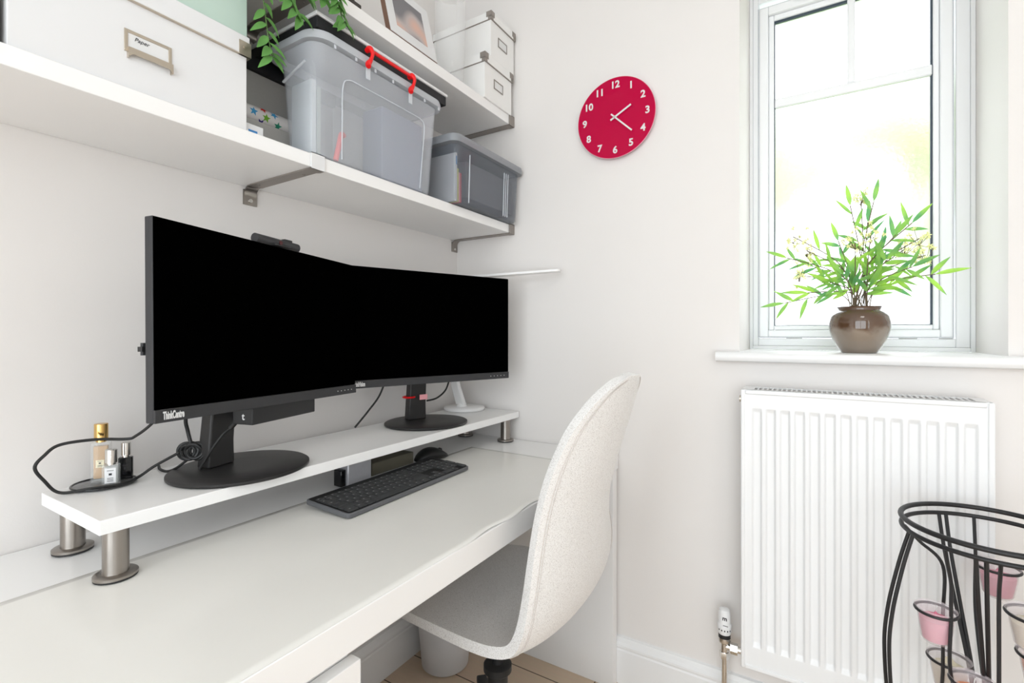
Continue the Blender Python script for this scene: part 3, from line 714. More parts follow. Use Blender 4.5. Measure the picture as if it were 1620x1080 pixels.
# tapered open tub as double shell
def tub(bm, x0, x1, y0, y1, z0, z1, tx, ty, r, th=.0025, n=6):
    cx, cy = (x0+x1)/2, (y0+y1)/2
    def ring(w, h, z, rad): return [Vector((cx+a, cy+b, z)) for a, b in rrect(w, h, rad, n)]
    W0, L0_, W1, L1 = x1-x0-2*tx, y1-y0-2*ty, x1-x0, y1-y0
    outer = [ring(W0-.01, L0_-.01, z0, r*.8), ring(W0, L0_, z0+.006, r), ring(W1, L1, z1, r)]
    inner = [ring(W1-2*th, L1-2*th, z1, r-th), ring(W0-2*th, L0_-2*th, z0+.006+th, r-th), ring(W0-.012, L0_-.012, z0+th, r*.7)]
    loft(bm, outer+inner)
def lidring(bm, x0, x1, y0, y1, z0, z1, r, dome=0.0):
    cx, cy = (x0+x1)/2, (y0+y1)/2; n = 7
    rg = lambda d, z: [Vector((cx+a, cy+b, z)) for a, b in rrect(x1-x0+2*d, y1-y0+2*d, max(r+d,.004), n)]
    loft(bm, [rg(-.004, z0), rg(.0, z0), rg(.002, (z0+z1)/2), rg(-.001, z1), rg(-.006, z1+.001), rg(-.014, z1-.004+dome)])

# clear storage box
t = thing('plastic_storage_box', 'large clear plastic storage box with red clip handles, on the lower shelf', 'box', (.165,.87,S1T))
bm = NB(); tub(bm, .150, .288, .664, 1.078, S1T+.0005, 1.745, .016, .010, .035); obj('tub', bm, M_frost, t, sharp=40)
bm = NB(); lidring(bm, .105, .298, .658, 1.093, 1.750, 1.768, .045); obj('lid', bm, M_frostlid, t, sharp=50)
# raised window outline on the front face
def fx(z): return .272+.016*(z-S1T)/(1.745-S1T)
bm = NB(); ol = [(.748,1.512),(.744,1.60),(.742,1.672),(.756,1.694),(.80,1.697),(.96,1.697),(1.002,1.694),(1.014,1.676),(1.012,1.60),(1.008,1.512)]
tube(bm, [(fx(z)+.0008, y, z) for y, z in ol], .0016, 8, 6); obj('front_moulding', bm, M_frostlid, t)
bm = NB(); tube(bm, [(.176,.6660,1.680),(.255,.6650,1.705)], .003, 8, raw=True); obj('side_moulding', bm, M_frostlid, t)
bm = NB()
for k in range(7): box(bm, .2995,.3015,.705+k*.058,.710+k*.058,1.738,1.746)
obj('lid_tabs', bm, M_frostlid, t)
for yc in (.803,.945):
    bm = NB(); tube(bm, [(.292,yc,1.782),(.304,yc,1.784),(.311,yc+.002,1.772),(.309,yc-.001,1.756),(.306,yc-.006,1.745),(.309,yc-.008,1.737)], lambda s: .0055+.0015*math.sin(s*PI*3), 14, 8)
    c = obj('clip', bm, M_red, t)
    bm = NB(); box(bm, .2995,.3015,yc-.008,yc+.004,1.712,1.748); obj('clip_plate', bm, M_frostlid, c)
bm = NB(); tube(bm, [(.303,.803,1.782),(.303,.945,1.782)], .0042, 12, raw=True); obj('carry_bar', bm, M_red, t)
# contents
bm = NB(); box(bm, .176,.250,.892,1.045,S1T+.006,1.700); simple('folder_box', bm, M_content, 'dark blue-grey box file seen inside the right half of the clear storage box', 'box', bevel=.004)
for k, (y0_, y1_, m_, lb) in enumerate(((.688,.700,mat('grey_file',srgb(186,192,194),.6),'grey document file at the left end inside the clear storage box'),(.702,.712,mat('green_grey_file',srgb(150,160,152),.6),'green-grey document file second from the left inside the clear storage box'))):
    bm = NB(); box(bm, .174,.246,y0_,y1_,S1T+.006,1.68-k*.01); simple('document_file', bm, m_, lb, 'file', bevel=.001)
bm = NB(); tube(bm, [(.255,.745,1.513),(.258,.752,1.55),(.25,.765,1.58),(.24,.78,1.585)], .006, 10); simple('strap', bm, mat('coral_strap', srgb(240,90,90), .5), 'coral red strap curving inside the clear storage box', 'strap')
# tray lying on lid
t = thing('folder_case', 'flat black case with white top lying on the clear storage box', 'case', (.13,.93,1.775))
bm = NB(); box(bm, .015,.286,.672,1.106,1.7735,1.799); obj('case_body', bm, M_darkcard, t, bevel=.002)
bm = NB(); box(bm, .013,.289,.669,1.110,1.7992,1.807); obj('case_top', bm, M_card, t, bevel=.002)

# grey box
t = thing('plastic_storage_box', 'smoky grey plastic storage box with grey lid at the corner end of the lower shelf', 'box', (.17,1.34,S1T))
bm = NB(); tub(bm, .035, .298, 1.140, 1.502, S1T+.0005, 1.680, .006, .006, .018); obj('tub', bm, M_smoke, t, sharp=40)
bm = NB(); lidring(bm, .022, .312, 1.118, 1.514, 1.678, 1.700, .028, .003); obj('lid', bm, M_smokelid, t, sharp=50)
for y_ in (1.205,1.400,1.412,1.424):
    bm = NB(); tube(bm, [(.2935,y_,S1T+.008),(.2985,y_,1.66)], .0018, 8, raw=True); obj('rib', bm, M_frostlid, t)
bm = NB(); box(bm, .05,.276,1.215,1.485,S1T+.03,1.65); simple('document_file', bm, mat('slate_grey_case', srgb(112,112,116), .6, var=.05), 'slate grey case filling the smoky grey storage box', 'case', bevel=.003)
t = thing('envelope', 'white printed envelope standing at the left end of the grey storage box', 'envelope', (.2,1.155,S1T))
bm = NB(); box(bm, .10,.284,1.152,1.160,S1T+.005,1.655); obj('paper', bm, M_card, t)
bm = NB(); box(bm, .2842,.2848,1.1535,1.1585,1.62,1.645); obj('blue_print', bm, M_blue, t)
for y0_, m_, lb in ((1.163,M_yellow,'yellow paper sheet standing inside the grey storage box'),(1.170,M_pinkp,'pink paper sheet standing inside the grey storage box'),(1.177,mat('red_paper',srgb(196,50,60),.6),'red card sheet standing inside the grey storage box')):
    bm = NB(); box(bm, .10,.283,y0_,y0_+.005,S1T+.005,1.60 if m_ is not M_yellow else 1.61); simple('paper_sheet', bm, m_, lb, 'paper')

# ------------------------------------------------------------------ upper shelf contents
def small_box(x0, x1, y0, y1, z0, h, lid, label):
    t = thing('storage_box', label, 'box', ((x0+x1)/2,(y0+y1)/2,z0))
    bm = NB(); box(bm, x0,x1,y0,y1,z0,z0+h); obj('box_body', bm, M_card2, t, bevel=.0008)
    bm = NB(); box(bm, x0-.003,x1+.004,y0-.003,y1+.003,z0+h,z0+h+lid); l = obj('lid', bm, M_card2, t, bevel=.0008)
    bm = NB(); box(bm, x0-.0035,x1+.0045,y0-.0035,y1+.0035,z0+h-.0015,z0+h+.0005); obj('lid_edging', bm, M_brkt, l)
    for ya, s in ((y0-.0035,1),(y1+.0035,-1)):
        bm = NB(); xe = x1+.0045
        for (ua, ub, za, zb_) in ((0,.020,z0+h+lid*.35,z0+h+lid+.001),(.006,.013,z0+h-.001,z0+h+lid*.4)):
            box(bm, xe-.001,xe+.0008, min(ya+s*(0),ya+s*ub), max(ya,ya+s*ub), za, zb_)
            box(bm, xe-ub, xe+.0006, min(ya-s*.001,ya+s*.0005), max(ya-s*.001,ya+s*.0005), za, zb_)
        box(bm, xe-.018, xe, min(ya,ya+s*.018), max(ya,ya+s*.018), z0+h+lid-.0002, z0+h+lid+.0012)
        obj('lid_corner', bm, M_brkt, l)
    yc = (y0+y1)/2; zc = z0+h*.55
    label_holder(t, yc-.030, yc+.026, zc-.016, zc+.016, x1+.0002, m=M_brkt)
    return t
small_box(.02,.268,1.327,1.495,S2T,.118,.029,'lower small white box with metal corners and label holder, on the upper shelf')
small_box(.02,.270,1.360,1.508,S2T+.1485,.125,.026,'upper small white box with metal corners, topmost of the stack on the upper shelf')
# photo frame (leans back)
FL = Matrix.Translation((.262,.910,S2T+.001)) @ Matrix.Rotation(math.radians(-14), 4, 'Y')
t = thing('photo_frame', 'white framed blurred photograph leaning on the upper shelf', 'photo frame', (.24,1.0,S2T))
def fbox(bm, x0,x1,y0,y1,z0,z1): box(bm, x0,x1,y0,y1,z0,z1, FL)
bm = NB(); fbox(bm, -.014,0,0,.185,0,.170); obj('frame_backing', bm, M_frame, t)
bm = NB(); fbox(bm, 0,.0015,.0015,.1835,.0015,.1685); obj('mount', bm, M_card, t)
bm = NB(); fbox(bm, .0016,.0022,.030,.150,.032,.140); obj('photo_print', bm, M_photo, t)
# vase
t = thing('glass_vase', 'tall clear glass vase beside the small white boxes on the upper shelf', 'vase', (.205,1.225,S2T))
bm = NB(); lathe(bm, (.205,1.225,S2T), [(.040,.001),(.042,.006),(.046,.10),(.050,.20),(.050,.30),(.048,.30),(.048,.20),(.044,.10),(.040,.012),(.0,.012)], 48, cap=False)
obj('vase_glass', bm, mat('thin_vase_glass', srgb(245,246,246), 0.02, alpha_mix=.86), t, sharp=50)
# dark wire ornament
t = thing('wire_ornament', 'dark wire ornament on the upper shelf left of the photo frame', 'ornament', (.24,.78,S2T))
bm = NB(); box(bm, .20,.262,.735,.815,S2T+.0005,S2T+.010); obj('ornament_base', bm, mat('dark_bronze', srgb(60,56,52), .5), t, bevel=.002)
bm = NB()
for k in range(7):
    a = random.uniform(0,6.28); yy = .75+.05*k/6
    tube(bm, [(.235,yy,S2T+.008),(.235+.012*math.cos(a),yy+.012,S2T+.03),(.235-.01*math.sin(a),yy-.01,S2T+.055),(.235+.01,yy,S2T+.085)], .0022, 8)
obj('wires', bm, M_iron, t)

# leaf helper
def leaf(bm, base, d, up, L, Wd, curl=.15, ns=6, fold=.18):
    d = Vector(d).normalized(); up = Vector(up); s = d.cross(up)
    if s.length < 1e-3: s = d.cross(Vector((1,0,.3)))
    s.normalize(); u = s.cross(d).normalized(); prev = None; base = Vector(base)
    for i in range(ns+1):
        q = i/ns; w = Wd/2*math.sin(PI*q**.8)**.85 if 0 < q < 1 else 0.0003
        c = base+d*L*q-u*curl*L*q*q
        a = [bm.verts.new(c+s*w+u*w*fold*2), bm.verts.new(c), bm.verts.new(c-s*w+u*w*fold*2)]
        if prev:
            bm.faces.new((prev[0],prev[1],a[1],a[0])); bm.faces.new((prev[1],prev[2],a[2],a[1]))
        prev = a

# trailing plant
t = thing('trailing_plant', 'green trailing leafy plant spilling over the upper shelf edge', 'plant', (.17,.56,S2T))
bm = NB(); lathe(bm, (.17,.56,S2T), [(.045,.0005),(.05,.004),(.062,.10),(.064,.104),(.058,.104),(.055,.095),(.0,.094)], 40, cap=False); obj('plant_pot', bm, M_white, t)
stems = NB(); lv = NB(); rng = random.Random(11)
vines = [
 [(.18,.55,1.98),(.27,.535,1.955),(.290,.535,1.87),(.288,.545,1.80),(.289,.553,1.74),(.292,.558,1.690),(.293,.566,1.655)],
 [(.18,.55,1.98),(.27,.55,1.955),(.295,.565,1.89),(.300,.58,1.83),(.300,.60,1.782),(.297,.625,1.765)],
 [(.18,.57,1.98),(.27,.58,1.955),(.296,.600,1.90),(.300,.62,1.85),(.302,.63,1.815)],
 [(.18,.57,1.98),(.27,.62,1.955),(.296,.640,1.90),(.303,.66,1.86),(.302,.675,1.83)],
 [(.18,.57,1.98),(.27,.65,1.95),(.298,.680,1.89),(.304,.705,1.85),(.306,.722,1.812),(.307,.728,1.800)],
 [(.18,.57,1.98),(.27,.64,1.955),(.292,.655,1.90),(.295,.672,1.855)],
 [(.18,.55,1.98),(.27,.57,1.96),(.29,.583,1.90),(.293,.590,1.85),(.295,.595,1.80)],
 [(.18,.55,1.98),(.27,.545,1.96),(.30,.548,1.90),(.300,.552,1.86),(.300,.556,1.82)],
 [(.18,.55,1.98),(.27,.60,1.96),(.30,.612,1.90),(.305,.615,1.86),(.304,.618,1.835)],
 [(.18,.57,1.98),(.27,.67,1.95),(.300,.690,1.90),(.306,.700,1.86),(.306,.708,1.84)],
 [(.18,.57,1.98),(.27,.62,1.95),(.305,.630,1.91),(.31,.645,1.88),(.308,.655,1.855)],
]
for vi, v in enumerate(vines):
    tube(stems, v, .0012, 6, 6)
    P_ = spline(v, 8)
    step = 2
    for i in range(8, len(P_), step):
        p = P_[i]; dd = (P_[min(i+1,len(P_)-1)]-P_[i-1]).normalized()
        sd = 1 if (i//step) % 2 else -1
        dr = Vector((rng.uniform(-.05,.45), sd*rng.uniform(.5,1.1), rng.uniform(-.9,.05)))+dd*.4
        leaf(lv, p, dr, (1.0,0,.5), rng.uniform(.026,.042), rng.uniform(.012,.018), rng.uniform(.0,.35))
    leaf(lv, P_[-1], (P_[-1]-P_[-3])+Vector((.0,.006,0)), (1,0,.3), .034, .013, .1)
obj('vines', stems, M_vine, t); obj('foliage', lv, M_leaf, t, recalc=False, sharp=80)

# ------------------------------------------------------------------ wall clock
CX, CZ, CR = .655, 1.803, .1275
CY = WY-.020
t = thing('wall_clock', 'round crimson glass wall clock with white numerals and hands', 'clock', (CX, WY-.004, CZ))
def disc(bm, r, y0, y1, n=96): cyl(bm, (CX,y0,CZ), (CX,y1,CZ), r, n=n)
bm = NB(); disc(bm, CR, CY, CY+.003); obj('clock_face', bm, M_clock, t, sharp=50)
bm = NB(); disc(bm, CR+.0012, CY+.001, CY+.004); obj('glass_edge', bm, M_clkedge, t, sharp=50)
bm = NB(); disc(bm, .035, CY+.004, WY-.0005, 40); obj('movement', bm, M_blk, t)
for h in range(1, 13):
    a = PI/2-h*PI/6; r = .104
    bm = NB(); text(bm, str(h), .031, frame_M((CX+r*math.cos(a), CY-.0004, CZ+r*math.sin(a)), (1,0,0), (0,0,1)), .0006, 1.0, .0009)
    obj('numeral', bm, M_print, t)
def hand(bm, ang, L, tail, w, y):
    a = PI/2-ang; M = frame_M((CX, y, CZ), (math.cos(a),0,math.sin(a)), (-math.sin(a),0,math.cos(a)))
    prism(bm, [(-tail,-w/2),(L,-w/2),(L,w/2),(-tail,w/2)], M, .0008)
bm = NB(); hand(bm, math.radians(62), .060, .016, .0058, CY-.004); obj('hour_hand', bm, M_print, t)
bm = NB(); hand(bm, math.radians(134), .078, .016, .0048, CY-.006); obj('minute_hand', bm, M_print, t)
bm = NB(); cyl(bm, (CX,CY-.009,CZ), (CX,CY,CZ), .0035, n=16); obj('hand_pin', bm, M_chrome, t)

# ------------------------------------------------------------------ radiator
RX0, RX1, RZ0, RZ1, RF = 1.031, 1.521, .236, .966, 1.41
t = thing('radiator', 'white ribbed panel radiator under the window', 'radiator', (1.276, 1.46, RZ0))
bm = NB(); xs = []; ng = 14; m0 = .022; pitch = (RX1-RX0-2*m0)/ng
xs = [(RX0+.006,0)]
for k in range(ng):
    a = RX0+m0+k*pitch; 
    for f_, d_ in ((.14,0),(.26,1),(.74,1),(.86,0)): xs.append((a+pitch*f_, d_))
xs.append((RX1-.006,0))
zs = [(RZ0+.006,0),(RZ0+.060,0),(RZ0+.072,1),(RZ1-.058,1),(RZ1-.048,0),(RZ1-.004,0)]
g = [[bm.verts.new((x, RF+.002+.0065*dx*dz, z)) for z, dz in zs] for x, dx in xs]
for i in range(len(xs)-1):
    for j in range(len(zs)-1): bm.faces.new((g[i][j], g[i+1][j], g[i+1][j+1], g[i][j+1]))
fp = obj('front_panel', bm, M_radi, t, sharp=60, bevel=.0)
bv = fp.modifiers.new('b', 'BEVEL'); bv.width = .0022; bv.segments = 3; bv.limit_method = 'ANGLE'; bv.angle_limit = math.radians(20)
bm = NB(); rect_frame(bm, RX0, RX1, RZ0, RZ1, .010, .012, .012, .012, RF-.001, RF+.012); obj('panel_surround', bm, M_radi, t, bevel=.003)
bm = NB(); box(bm, RX0+.012,RX1-.012,RF+.085,RF+.098,RZ0+.01,RZ1-.02); obj('rear_panel', bm, M_radi, t)
for a, b in ((RX0,RX0+.004),(RX1-.004,RX1)):
    bm = NB(); box(bm, a,b,RF+.010,RF+.098,RZ0+.005,RZ1); obj('side_cover', bm, M_radi, t, bevel=.002)
bm = NB()
box(bm, RX0+.004,RX1-.004,RF+.002,RF+.022,RZ1-.003,RZ1); box(bm, RX0+.004,RX1-.004,RF+.078,RF+.098,RZ1-.003,RZ1)
box(bm, RX0+.004,RX0+.026,RF+.022,RF+.078,RZ1-.003,RZ1); box(bm, RX1-.026,RX1-.004,RF+.022,RF+.078,RZ1-.003,RZ1)
ns = 40; p_ = (RX1-RX0-.052)/ns
for k in range(ns):
    x = RX0+.026+k*p_; box(bm, x, x+p_*.36, RF+.022, RF+.078, RZ1-.003, RZ1)
obj('top_grille', bm, M_radi, t)
bm = NB(); box(bm, RX0+.006,RX1-.006,RF+.020,RF+.080,RZ1-.012,RZ1-.008); obj('slot_shade_sheet', bm, M_darkcard, t)  # flat black sheet standing in for the shade inside the grille slots
bm = NB(); cyl(bm, (RX0-.008,RF+.05,RZ1-.03),(RX0,RF+.05,RZ1-.03),.009,n=20); obj('vent_plug', bm, M_nickel, t)
bm = NB()
for x in (1.12,1.43): box(bm, x-.012,x+.012,RF+.098,WY-.0005,RZ0+.10,RZ0+.60)
obj('wall_bracket', bm, M_radi, t)
# valve
VX, VY = .984, 1.462
t = thing('radiator_valve', 'white thermostatic valve head on chrome pipe left of the radiator', 'valve', (VX,VY,0))
bm = NB(); lathe(bm, (VX,VY,0), [(.0155,.282),(.0175,.290),(.0185,.300),(.0185,.309),(.0165,.311),(.0160,.313),(.0155,.340),(.0130,.349),(.006,.352)], 40); hd = obj('valve_head', bm, M_white, t, sharp=50)
bm = NB()
for k in range(5): 
    a = math.radians(-128+k*24); box(bm, -.0015,.0015,-.0003,.0003,-.002,.002, Matrix.Translation((VX+.0183*math.cos(a),VY+.0183*math.sin(a),.297)) @ Matrix.Rotation(a+PI/2,4,'Z'))
text(bm, 'm', .016, frame_M((VX+.003, VY-.0162, .330),(1,0,0),(0,0,1)), .0004, 1, .0004)
box(bm, VX-.001, VX+.012, VY-.0190, VY-.0180, .3115, .3125)
obj('valve_marks', bm, M_ink, hd)
bm = NB(); lathe(bm, (VX,VY,0), [(.0155,.272),(.0158,.283)], 32); obj('black_collar', bm, M_blk, t)
bm = NB(); lathe(bm, (VX,VY,0), [(.010,.255),(.0155,.260),(.0165,.264),(.0160,.2725),(.01,.2725)], 32)
lathe(bm, (VX,VY,0), [(.0095,.225),(.0095,.256)], 28); lathe(bm, (VX,VY,0), [(.0125,.214),(.0135,.218),(.0135,.229),(.0125,.232)], 6)
cyl(bm, (VX,VY,.247),(VX+.026,VY,.247),.0085,n=24); cyl(bm, (VX+.016,VY,.247),(VX+.034,VY,.247),.0145,.0145,6); cyl(bm, (VX+.034,VY,.247),(1.034,VY,.247),.009,n=24)
obj('valve_body', bm, M_chrome, t, sharp=30)
bm = NB(); cyl(bm, (VX,VY,.0),(VX,VY,.216),.0075,n=24); obj('pipe', bm, M_chrome, t)

# ------------------------------------------------------------------ potted plant on sill
PX, PY, PZ = 1.296, 1.570, 1.0622
t = thing('potted_plant', 'artificial bamboo plant with pale blossoms in a round brown glazed pot on the sill', 'plant', (PX,PY,PZ))
bm = NB(); prof = [(.036,.0),(.040,.002),(.050,.018),(.060,.038),(.0665,.060),(.068,.078),(.064,.096),(.055,.107),(.048,.1105),(.0465,.113),(.049,.119),(.050,.121),(.047,.1215),(.043,.114),(.046,.106),(.058,.090),(.06,.07),(.0,.07)]
lathe(bm, (PX,PY,PZ), prof, 64, cap=False); bm.faces.new([v for v in bm.verts[:64]]) if False else None
obj('pot', bm, M_pot, t, sharp=60)
bm = NB(); lathe(bm, (PX,PY,PZ), [(.0,.0006),(.0355,.0006)], 48, cap=False); lathe(bm, (PX,PY,PZ), [(.001,.108),(.0455,.106)], 32, cap=False); obj('soil', bm, mat('soil', srgb(70,58,46), .9), t)
st = NB(); lf = NB(); fl = NB(); rng = random.Random(5)
def blossom(c, R=.018, n=12):
    for k in range(n):
        p = Vector(c)+Vector((rng.gauss(0,1),rng.gauss(0,1),rng.gauss(0,1)))*R*.6
        tube(st, [Vector(c)-Vector((0,0,R*.8)), p], .0005, 4, raw=True)
        for q in range(5):
            a = 2*PI*q/5+rng.random()
            leaf(fl, p, (math.cos(a), rng.uniform(-.6,.2), math.sin(a)), (0,-1,.2), .0072, .0036, .1, 2)
# stem tips: (x offset, y offset, height above pot base, kind)
tips = [(-.165,-.005,.262,'b'),(-.150,.01,.322,'f'),(-.135,-.02,.210,'f'),(-.118,-.03,.275,'f'),(-.100,.02,.235,'b'),(-.17,-.02,.135,'b'),(-.115,-.04,.160,'b'),
        (-.045,.01,.300,'b'),(-.020,-.02,.385,'b'),(.005,.01,.405,'f'),(.030,-.015,.390,'b'),(.020,.02,.345,'b'),(-.01,-.03,.285,'f'),(.022,-.035,.300,'f'),
        (.075,-.01,.300,'b'),(.110,.01,.330,'b'),(.095,.02,.265,'f'),(.135,.0,.245,'f'),(.150,-.02,.195,'b'),(.105,-.03,.215,'b'),(.055,-.04,.235,'b'),(-.04,-.04,.205,'b'),
        (.020,-.045,.170,'b'),(-.065,-.045,.185,'b'),(.07,.03,.18,'b'),(-.03,.02,.24,'b'),(.04,.02,.26,'b'),(.125,.015,.29,'f')]
for ti, (dx, dy, h, kd) in enumerate(tips):
    a0 = rng.uniform(0,6.28); p0 = Vector((PX+.02*math.cos(a0), PY+.02*math.sin(a0), PZ+.09))
    p3 = Vector((PX+dx, PY+dy, PZ+h)); pm = p0.lerp(p3, .5)+Vector((-dx*.18, 0, .02+.02*abs(dx)/.15)); pa = p0.lerp(pm,.5)+Vector((-dx*.05,0,.008))
    v = [p0, pa, pm, p3]; tube(st, v, .0013, 6, 6); P_ = spline(v, 8)
    if kd == 'f':
        blossom(p3, .022, 13); idx = [12, 16, 19]
    else: idx = [13, 16, 18, 20, 22, 23] if abs(dx) > .05 else [15, 18, 20, 22]
    out = Vector((dx, 0, h-.12)).normalized()
    for n_, i in enumerate(idx):
        p = P_[min(i, len(P_)-1)]; dd = (P_[min(i+1,len(P_)-1)]-P_[i-1]).normalized()
        sd = 1 if n_ % 2 else -1; side = Vector((-dd.z, 0, dd.x))*sd
        dr = dd*rng.uniform(.5,1.0)+side*rng.uniform(.35,.95)+Vector((0,rng.uniform(-.5,.3),rng.uniform(-.3,.1)))
        leaf(lf, p, dr, Vector((rng.uniform(-.3,.3), -1, rng.uniform(.1,.7))), rng.uniform(.042,.066), rng.uniform(.0085,.0120), rng.uniform(-.05,.25))
    if kd == 'b': leaf(lf, P_[-1], dd+out*.4, (0,-1,.4), rng.uniform(.05,.066), .0115, .1)
obj('stems', st, M_bstem, t); obj('foliage', lf, M_bamboo, t, recalc=False, sharp=80); obj('blossoms', fl, M_flower, t, recalc=False, sharp=80)

# ------------------------------------------------------------------ candle stand
RC_ = Vector((1.474,1.236,0)); RR = .131; TZc = .752
t = thing('candle_stand', 'tall black wire candle stand with ring top in front of the radiator', 'candle stand', (RC_.x,RC_.y,0))
bm = NB(); ringtube(bm, (RC_.x,RC_.y,TZc), RR, .0048, n=72, m=12); ringtube(bm, (RC_.x,RC_.y,TZc-.018), RR-.001, .0042, n=72, m=12)
obj('top_ring', bm, M_iron, t)
def polar(a, r, z): return Vector((RC_.x+r*math.cos(a), RC_.y+r*math.sin(a), z))
def leg(a, inward, da=.10):
    bm = NB()
    for s in (-1, 1):
        A = a+s*da/2
        if inward: pts = [polar(A,RR-.002,TZc-.018), polar(A,RR*.86,.66), polar(A,RR*.62,.56), polar(A,RR*.36,.45), polar(A,RR*.22,.34), polar(A,RR*.40,.2), polar(A,RR*.85,.08), polar(A,RR*1.1,.006)]
        else: pts = [polar(A,RR-.002,TZc-.018), polar(A,RR*1.12,.67), polar(A,RR*1.26,.58), polar(A,RR*1.30,.50), polar(A,RR*1.22,.38), polar(A,RR*.95,.25), polar(A,RR*.8,.12), polar(A,RR*1.05,.006)]
        tube(bm, pts, .0033, 10, 8)
    obj('leg', bm, M_iron, t)
leg(math.radians(200), False); leg(math.radians(252), True); leg(math.radians(112), True); leg(math.radians(320), False); leg(math.radians(30), False)
bm = NB(); ringtube(bm, (RC_.x,RC_.y,.30), RR*.30, .0036); ringtube(bm, (RC_.x,RC_.y,.07), RR*.88, .0036, n=60); obj('brace_ring', bm, M_iron, t)
cups = [ # x,y,rim z, R, wax, ring angle
 (1.386,1.176,.602,.030,M_pink,'pink candle in a glass cup hooked on the left of the black stand', 208),
 (1.508,1.340,.645,.033,M_pink,'pink candle in a glass cup at the back of the black stand', 80),
 (1.512,1.160,.637,.037,M_cream,'cream candle in a glass cup at the right front of the black stand', 300),
 (1.545,1.238,.535,.036,M_orange,'orange candle in a glass cup below the cream candle cup', 0),
 (1.420,1.262,.475,.033,M_cream,'pale candle in a glass cup low behind the front orange candle cup', 165),
 (1.432,1.148,.502,.032,M_orange,'orange candle in a glass cup lowest at the front of the black stand', 240)]
for x, y, z, R, wx, lb, ad in cups:
    a = math.radians(ad)
    bm = NB(); ringtube(bm, (x,y,z), R, .0026, n=40, m=8)
    d = (Vector((x,y,0))-Vector((RC_.x,RC_.y,0))); d = d.normalized() if d.length > .02 else Vector((math.cos(a),math.sin(a),0))
    e = Vector((x,y,z))+Vector((-d.y,d.x,0))*R
    top = polar(math.atan2(e.y-RC_.y, e.x-RC_.x), RR-.004, TZc-.018)
    i_ = Vector((RC_.x,RC_.y,0))+ (e-Vector((RC_.x,RC_.y,e.z)))
    tube(bm, [top, Vector((top.x*.6+e.x*.4, top.y*.6+e.y*.4, TZc-.045)), Vector((e.x,e.y,TZc-.085)) , Vector((e.x,e.y,(z+TZc-.085)/2)), Vector((e.x,e.y,z)), Vector((e.x,e.y,z-.10)), Vector((RC_.x*.5+e.x*.5, RC_.y*.5+e.y*.5, max(.30,z-.2)))], .0030, 8, 8)
    obj('cup_hook', bm, M_iron, t)
    c = thing('candle_cup', lb, 'candle', (x,y,z-.055))
    bm = NB(); lathe(bm, (x,y,z), [(.0,-.056),(R*.60,-.056),(R*.72,-.050),(R*.86,-.02),(R*.92,.0),(R*1.05,.0055),(R*1.02,.0065),(R*.90,.0015),(R*.82,-.02),(R*.66,-.052),(.0,-.053)], 36, cap=False); obj('glass_cup', bm, M_cupgl, c, sharp=60)
    bm = NB(); lathe(bm, (x,y,z), [(R*.63,-.0515),(R*.79,-.022),(R*.80,-.014),(R*.45,-.010),(R*.12,-.006 if wx is not M_cream else .004),(.001,-.001)], 30); obj('wax', bm, wx, c, sharp=60)
    bm = NB(); tube(bm, [(x,y,z-.004),(x+.001,y,z+.004),(x+.002,y,z+.010)], .0008, 6); obj('wick', bm, M_print, c)

# ------------------------------------------------------------------ waste bin
bx, by = .135, 1.285
t = thing('waste_bin', 'pale grey round waste bin under the desk behind the chair', 'bin', (bx,by,0))
bm = NB(); lathe(bm, (bx,by,0), [(.0,.001),(.070,.001),(.078,.008),(.100,.26),(.103,.262),(.103,.268),(.098,.268),(.096,.25),(.075,.012),(.0,.010)], 48, cap=False); obj('bin_body', bm, M_bucket, t, sharp=50)

# ------------------------------------------------------------------ office chair
CYc = 1.025
ch = thing('office_chair', 'swivel office chair with one-piece speckled off-white fabric shell pulled up to the desk', 'chair', (.60,CYc,0))
# profile: x, z, halfwidth, edge forward offset (x), edge lift (z), y shift
prof = [(.362,.446,.165,.0,.002,0),(.375,.460,.196,.0,.004,0),(.45,.468,.216,.0,.008,0),(.54,.462,.224,.0,.016,0),(.61,.452,.228,-.004,.028,0),(.67,.452,.230,-.014,.034,0),
        (.720,.478,.230,-.024,.024,0),(.752,.530,.230,-.034,.012,0),(.770,.600,.218,-.044,.0,-.002),(.780,.680,.190,-.048,.0,-.018),(.792,.760,.174,-.050,.0,-.025),
        (.812,.840,.170,-.050,.0,-.021),(.834,.915,.158,-.044,.0,-.015),(.847,.957,.138,-.034,.0,-.015),(.856,.987,.114,-.024,.0,-.016),(.862,1.008,.086,-.014,.0,-.017),(.866,1.021,.056,-.006,.0,-.018),(.868,1.028,.020,-.001,.0,-.018)]
keys = [Vector(p[:3]) for p in prof]
def sp6(i):
    pass
def interp(prof, k=4):
    out = []
    n = len(prof)
    for i in range(n-1):
        a, b, c, d = prof[max(i-1,0)], prof[i], prof[i+1], prof[min(i+2,n-1)]
        for j in range(k):
            s = j/k
            out.append(tuple(0.5*((2*b[m])+(c[m]-a[m])*s+(2*a[m]-5*b[m]+4*c[m]-d[m])*s*s+(3*b[m]-a[m]-3*c[m]+d[m])*s*s*s) for m in range(6)))
    out.append(prof[-1]); return out
pr_ = interp(prof)
bm = NB(); NU = 24; G = []
for p in pr_:
    row_ = []
    for j in range(NU+1):
        q = -1+2*j/NU; e = abs(q)**2.2
        row_.append(bm.verts.new((p[0]+p[3]*e, CYc+p[5]+q*p[2], p[1]+p[4]*e)))
    G.append(row_)
for i in range(len(G)-1):
    for j in range(NU): bm.faces.new((G[i][j], G[i][j+1], G[i+1][j+1], G[i+1][j]))
shell = obj('seat_shell', bm, M_fabric, ch, sharp=90)
so = shell.modifiers.new('solid', 'SOLIDIFY'); so.thickness = .021; so.offset = 0.0
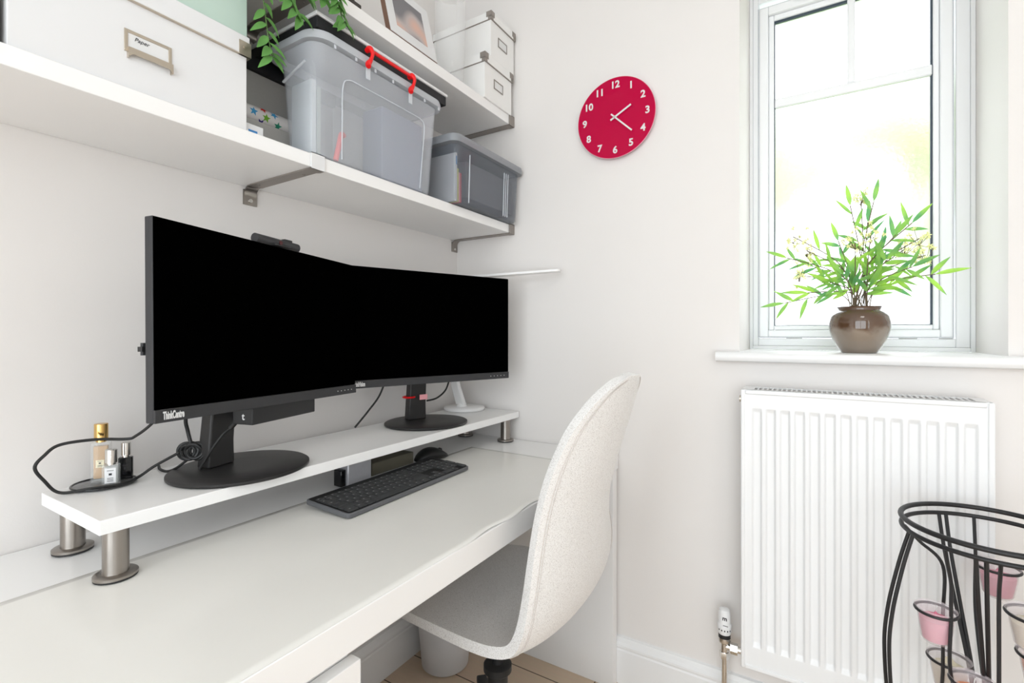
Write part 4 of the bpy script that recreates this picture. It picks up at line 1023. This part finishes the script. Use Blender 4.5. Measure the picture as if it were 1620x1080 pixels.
bv = shell.modifiers.new('bv', 'BEVEL'); bv.width = .009; bv.segments = 5; bv.limit_method = 'ANGLE'; bv.angle_limit = math.radians(50)
# piping seam round the rear outline
bm = NB()
def surf(j, q):
    p = pr_[j]; e = abs(q)**2.2
    return Vector((p[0]+p[3]*e, CYc+p[5]+q*p[2], p[1]+p[4]*e))
def seam(off_in, side, a, b):
    pts = []
    for j in range(a, b):
        q = side*max(.2, 1-off_in/pr_[j][2])
        du = surf(j+1, q)-surf(j-1, q); dv = surf(j, q+.02)-surf(j, q-.02); n = du.cross(dv).normalized()
        if n.x < 0: n = -n
        pts.append(surf(j, q)+n*.0112)
    return pts
for side in (-1, 1):
    tube(bm, seam(.013, side, 22, len(pr_)-4), .0008, 6, raw=True)
    tube(bm, seam(.018, side, 22, len(pr_)-4), .0008, 6, raw=True)
obj('seam', bm, mat('seam_thread', srgb(210,203,198), .9), ch)
bm = NB(); lathe(bm, (.545,.985,0), [(.05,.405),(.055,.412),(.055,.428),(.05,.440)], 32, sx=1.0, sy=.7); obj('seat_mount', bm, M_blk, ch)
bm = NB(); cyl(bm, (.545,.985,.20),(.545,.985,.42),.014,n=24); cyl(bm, (.545,.985,.11),(.545,.985,.30),.0245,n=28); lathe(bm, (.545,.985,0), [(.03,.298),(.034,.302),(.034,.316),(.028,.32)], 28); obj('gas_lift', bm, M_blk, ch)
bm = NB(); tube(bm, [(.52,1.02,.415),(.50,1.12,.408),(.50,1.17,.40)], .006, 10); obj('height_lever', bm, M_blk, ch)
for k in range(5):
    a = math.radians(205+72*k); d = Vector((math.cos(a), math.sin(a), 0)); s = Vector((-d.y, d.x, 0)); c = Vector((.545,.985,0))
    bm = NB(); loft(bm, [[c+d*r+s*sx*w+Vector((0,0,zc+sz*hh)) for sx, sz in ((-1,-1),(1,-1),(1,1),(-1,1))] for r, w, zc, hh in ((.02,.024,.12,.022),(.12,.020,.105,.017),(.24,.016,.088,.012),(.29,.015,.082,.010))])
    lg = obj('base_leg', bm, M_blk, ch, bevel=.004)
    w_ = c+d*.285
    bm = NB()
    for sx in (-1,1): cyl(bm, w_+s*sx*.009+Vector((0,0,.027)), w_+s*sx*.024+Vector((0,0,.027)), .027, n=24)
    cyl(bm, w_+Vector((0,0,.03)), w_+Vector((0,0,.08)), .006, n=12); obj('castor', bm, M_blk, lg, bevel=.003)

for o in bpy.data.objects:
    if '_o' in o: del o['_o']
